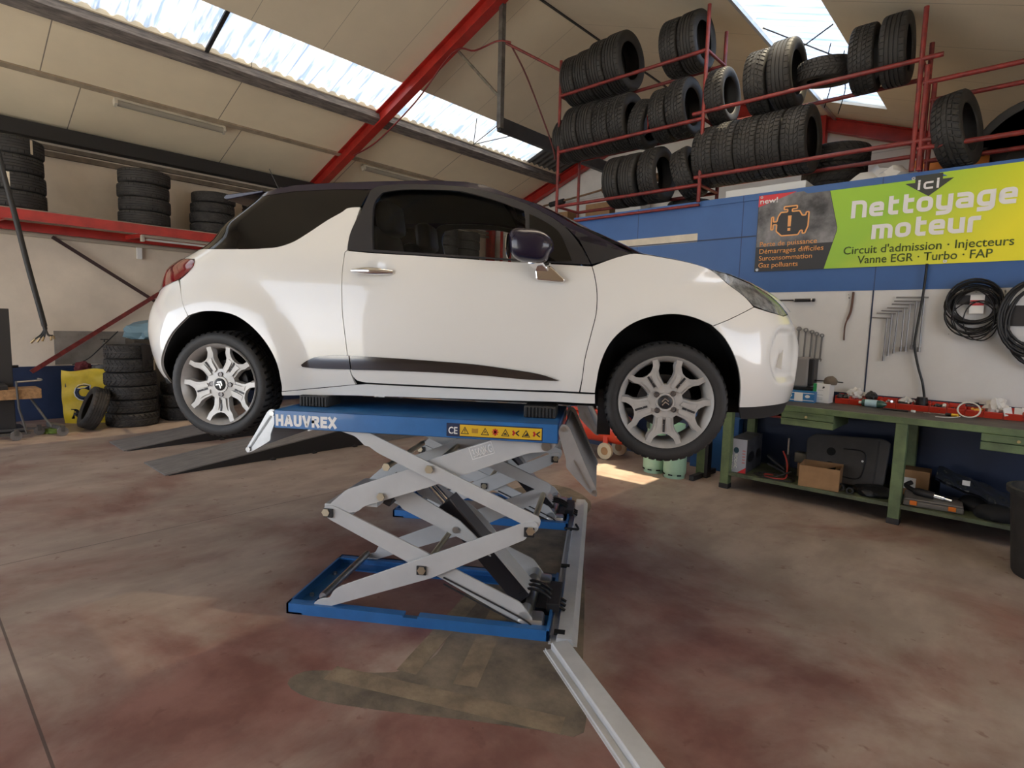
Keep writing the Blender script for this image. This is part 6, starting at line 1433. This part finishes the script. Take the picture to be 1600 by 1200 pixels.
# yellow bag
bag = thing('builder_bag', 'yellow woven bag with blue lettering standing on the left wall side', 'bag', (-6.45, .04, 0), (0, 0, R(62)))
M_yel = mat('yellow_woven_bag', (.80, .58, .02), .5, var=.25, vscale=4, bump=.5, bscale=7)
M_ybk = mat('bag_dark_side', (.12, .11, .07), .7)
vs = []; fs = []; NX, NZ = 22, 16
for j in range(NZ + 1):
    for i in range(NX + 1):
        x = -.26 + .52 * i / NX; z = .78 * j / NZ; b = math.sin(math.pi * i / NX) * math.sin(math.pi * min(1, .25 + .7 * j / NZ))
        vs.append((x * (1 + .06 * math.sin(3 * z)), -.17 - .05 * b + .010 * math.sin(17 * x + 9 * z) + .008 * math.sin(23 * z - 8 * x), z + (.02 * math.sin(11 * x) if j == NZ else 0)))
for j in range(NZ):
    for i in range(NX): a = j * (NX + 1) + i; fs.append((a, a + 1, a + NX + 2, a + NX + 1))
MB().add(vs, fs).build('front', M_yel, bag, smooth=60)
MB().box((-.26, -.165, 0), (.25, .22, .74)).add([], []).build('body', M_ybk, bag, bevel=.03)
def bag_text(s, M, h, w, m, d): 
    o = lettering('lettering', s, M, h, w, m, bag, bold=.05, depth=.001)
    for v in o.data.vertices:
        x, z = v.co.x, v.co.z; i, j = (x + .26) / .52, z / .78; b = math.sin(math.pi * i) * math.sin(math.pi * min(1, .25 + .7 * j)); v.co.y += -.17 - .05 * b + .010 * math.sin(17 * x + 9 * z) + .008 * math.sin(23 * z - 8 * x) - d
g_ = lambda x, z: frame((x, 0, z), (1, 0, 0), (0, 0, 1))
bag_text('C', g_(-.12, .345), .225, .215, M_white, .003); bag_text('C', g_(-.105, .36), .195, .185, M_bluelow, .0055)
bag_text('RC', g_(-.16, .08), .13, .26, M_dark, .004)
blob('rag', (-6.42, -.02, .74), (.10, .10, .10), mat('dark_red_rag', (.12, .02, .025), .9), 'dark red rag on top of the yellow bag', 'rag', 31, .4)
blob('rag', (-6.40, .18, .74), (.12, .10, .07), mat('grey_rag', (.15, .145, .14), .9), 'grey rag on top of the yellow bag beside the tyre stack', 'rag', 33, .4)
wire('thin_cable', 'thin dark cable running from the wall brace down to the yellow bag', [(-6.80, .52, 1.33), (-6.7, .30, 1.12), (-6.6, .08, .92), (-6.55, -.12, .84)], .008, M_cord)
# cloth on the tyre stack and sacks behind
vs = []; fs = []
for j in range(13):
    for i in range(7):
        s = j / 12; x = -.085 + .17 * i / 6; L_ = .62 * s
        if L_ < .25: y, z = .12 - L_, .012 * math.sin(20 * x + 6 * s)
        else: y, z = -.13 - .012 * math.sin(18 * x + 4 * s), -(L_ - .25)
        vs.append((x * (1 - .15 * s), y - .02, z + .012))
for j in range(12):
    for i in range(6): a = j * 7 + i; fs.append((a, a + 1, a + 8, a + 7))
o = MB().add(vs, fs).build('cloth', mat('dark_grey_cloth', (.045, .042, .042), .9), None, smooth=60); tag(o, 'dark grey cloth draped over the front of the floor tyre stack', 'cloth'); o.location = (-5.664, .49, 1.168); o.rotation_euler = (0, 0, R(117))
tag(MB().box((-6.85, .62, 0), (-6.40, 1.5, 1.22), bev=.02).build('dark_crate', mat('dark_crate_wood', (.07, .055, .04), .8)), 'dark crate behind the floor tyre stack by the left wall', 'crate')
blob('blue_sheet', (-6.6, 1.0, 1.22), (.26, .42, .20), mat('pale_blue_plastic', (.20, .32, .38), .4), 'pale blue plastic sheet on the dark crate behind the tyre stack', 'sheet', 35, .3)
tp = thing('wall_tap', 'small metal tap on the grey wall board behind the tyre stack', 'tap', (-6.97, .36, 1.14))
MB().cyl((0, 0, 0), (.09, 0, 0), .018, 10).cyl((.07, 0, 0), (.07, 0, -.09), .016, 10).build('spout', M_steel, tp); MB().bar((.06, -.05, .06), (.06, .05, .06), .015, .015).cyl((.06, 0, 0), (.06, 0, .06), .010, 8).build('handle', M_dark, tp)
# column and trolley at the left edge
cl_ = thing('machine_column', 'dark grey machine column at the left edge behind the wooden tray', 'machine', (-5.97, -.96, 0), (0, 0, R(0)))
MB().box((-.10, -.10, .0), (.10, .10, 1.63), bev=.006).build('column', mat('dark_machine_paint', (.040, .037, .035), .5), cl_); MB().box((-.4, -.2, 0), (.12, .2, .06), bev=.01).build('base', M_black, cl_)
MB().bar((.05, -.14, .4), (.05, -.14, 1.5), .05, .04, side=(1, 0, 0)).build('side_rail', mat('dark_red_rail', (.10, .015, .015), .5), cl_); MB().cyl((0, .10, .88), (0, .17, .88), .018, 10).build('lever', M_black, cl_); MB().tube(spline([(.0, -.1, 1.5), (.05, -.12, 1.66), (.02, -.2, 1.72)], 5), .018, 8).build('hose', M_cord, cl_)
tl = thing('trolley', 'low steel trolley on castors carrying a plywood tray at the left edge', 'trolley', (-5.42, -.86, 0), (0, 0, R(0)))
M_tl = mat('worn_trolley_steel', (.10, .095, .09), .55, metal=.4)
MB().box((-.38, -.55, .51), (.04, .21, .63), bev=.004).build('tray', M_wood, tl); MB().box((-.40, -.60, .628), (.0, -.10, .69), Matrix.Identity(4), bev=.01).build('tray_board', M_dark, tl)
MB().tube([(.06, -.03, .74), (.06, -.02, .40), (.065, .04, .08)], .012, 8).build('leg', M_tl, tl); MB().tube([(-.15, .12, .5), (-.05, .25, .22), (.0, .30, .13)], .014, 8).build('leg', M_tl, tl)
MB().tube(spline([(.06, -.03, .73), (.05, .12, .735), (.02, .22, .74), (-.10, .20, .745)], 5), .011, 8).build('handle', M_steel, tl)
MB().bar((-.22, .30, .13), (.05, .40, .11), .06, .05).build('chassis', M_tl, tl); MB().bar((.05, -.6, .08), (.05, .08, .08), .03, .03).build('chassis', M_tl, tl); MB().bar((-.3, -.6, .09), (-.22, .30, .09), .03, .03).build('chassis', M_tl, tl)
for (x, y, r_) in ((.05, -.06, .06), (.04, .40, .06), (-.22, .20, .055), (.05, -.5, .06)):
    c = MB().lathe([(0, -.02), (r_, -.02), (r_, .02), (0, .02)], 20, frame((x, y, r_), (0, 1, 0), (0, 0, 1))).build('castor', mat('grey_castor', (.16, .15, .145), .7) if 'grey_castor' not in bpy.data.materials else bpy.data.materials['grey_castor'], tl, smooth=40); MB().box((x - .03, y - .02, r_), (x + .03, y + .02, r_ + .075)).build('castor_fork', M_tl, c)
blob('green_rag', (-5.70, -.5, 0), (.10, .12, .05), mat('green_rag', (.18, .26, .05), .9), 'small green rag on the floor behind the trolley', 'rag', 41, .3)
# hanging loom of charging cables
hc = thing('hanging_cable', 'thick black cable loom with bare clamp ends hanging down at left', 'cable', (-4.8, -.70, 1.25))
P = spline([(.0, -.62, 4.3), (.0, -.36, 2.9), (.0, -.27, 2.05), (.0, -.17, 1.43), (.0, -.08, .85), (.0, .015, .30), (.0, .04, .14)], 8)
MB().tube(P, [.014 + .014 * min(1, i / 22) - (.006 if i > len(P) - 5 else 0) for i in range(len(P))], 10).build('sheath', mat('dirty_black_sheath', (.020, .019, .018), .6, bump=.4, bscale=30), hc, smooth=60)
M_cu = mat('brass_clamp', (.42, .30, .16), .4, metal=.8)
for k, (x, y) in enumerate(((-.05, -.07), (-.02, -.03), (.02, .0), (.05, .06), (.0, .09))):
    MB().tube(spline([(0, .04, .16), (x * .6, .03 + y * .4, .08), (x, .02 + y, .03 + .010 * k)], 5), .009, 6).build('lead', M_cord, hc); MB().cyl((x, .02 + y, .03 + .01 * k), (x * 1.3, .0 + y * 1.3, -.02 + .012 * k), .012, 8).build('clamp', M_cu, hc)
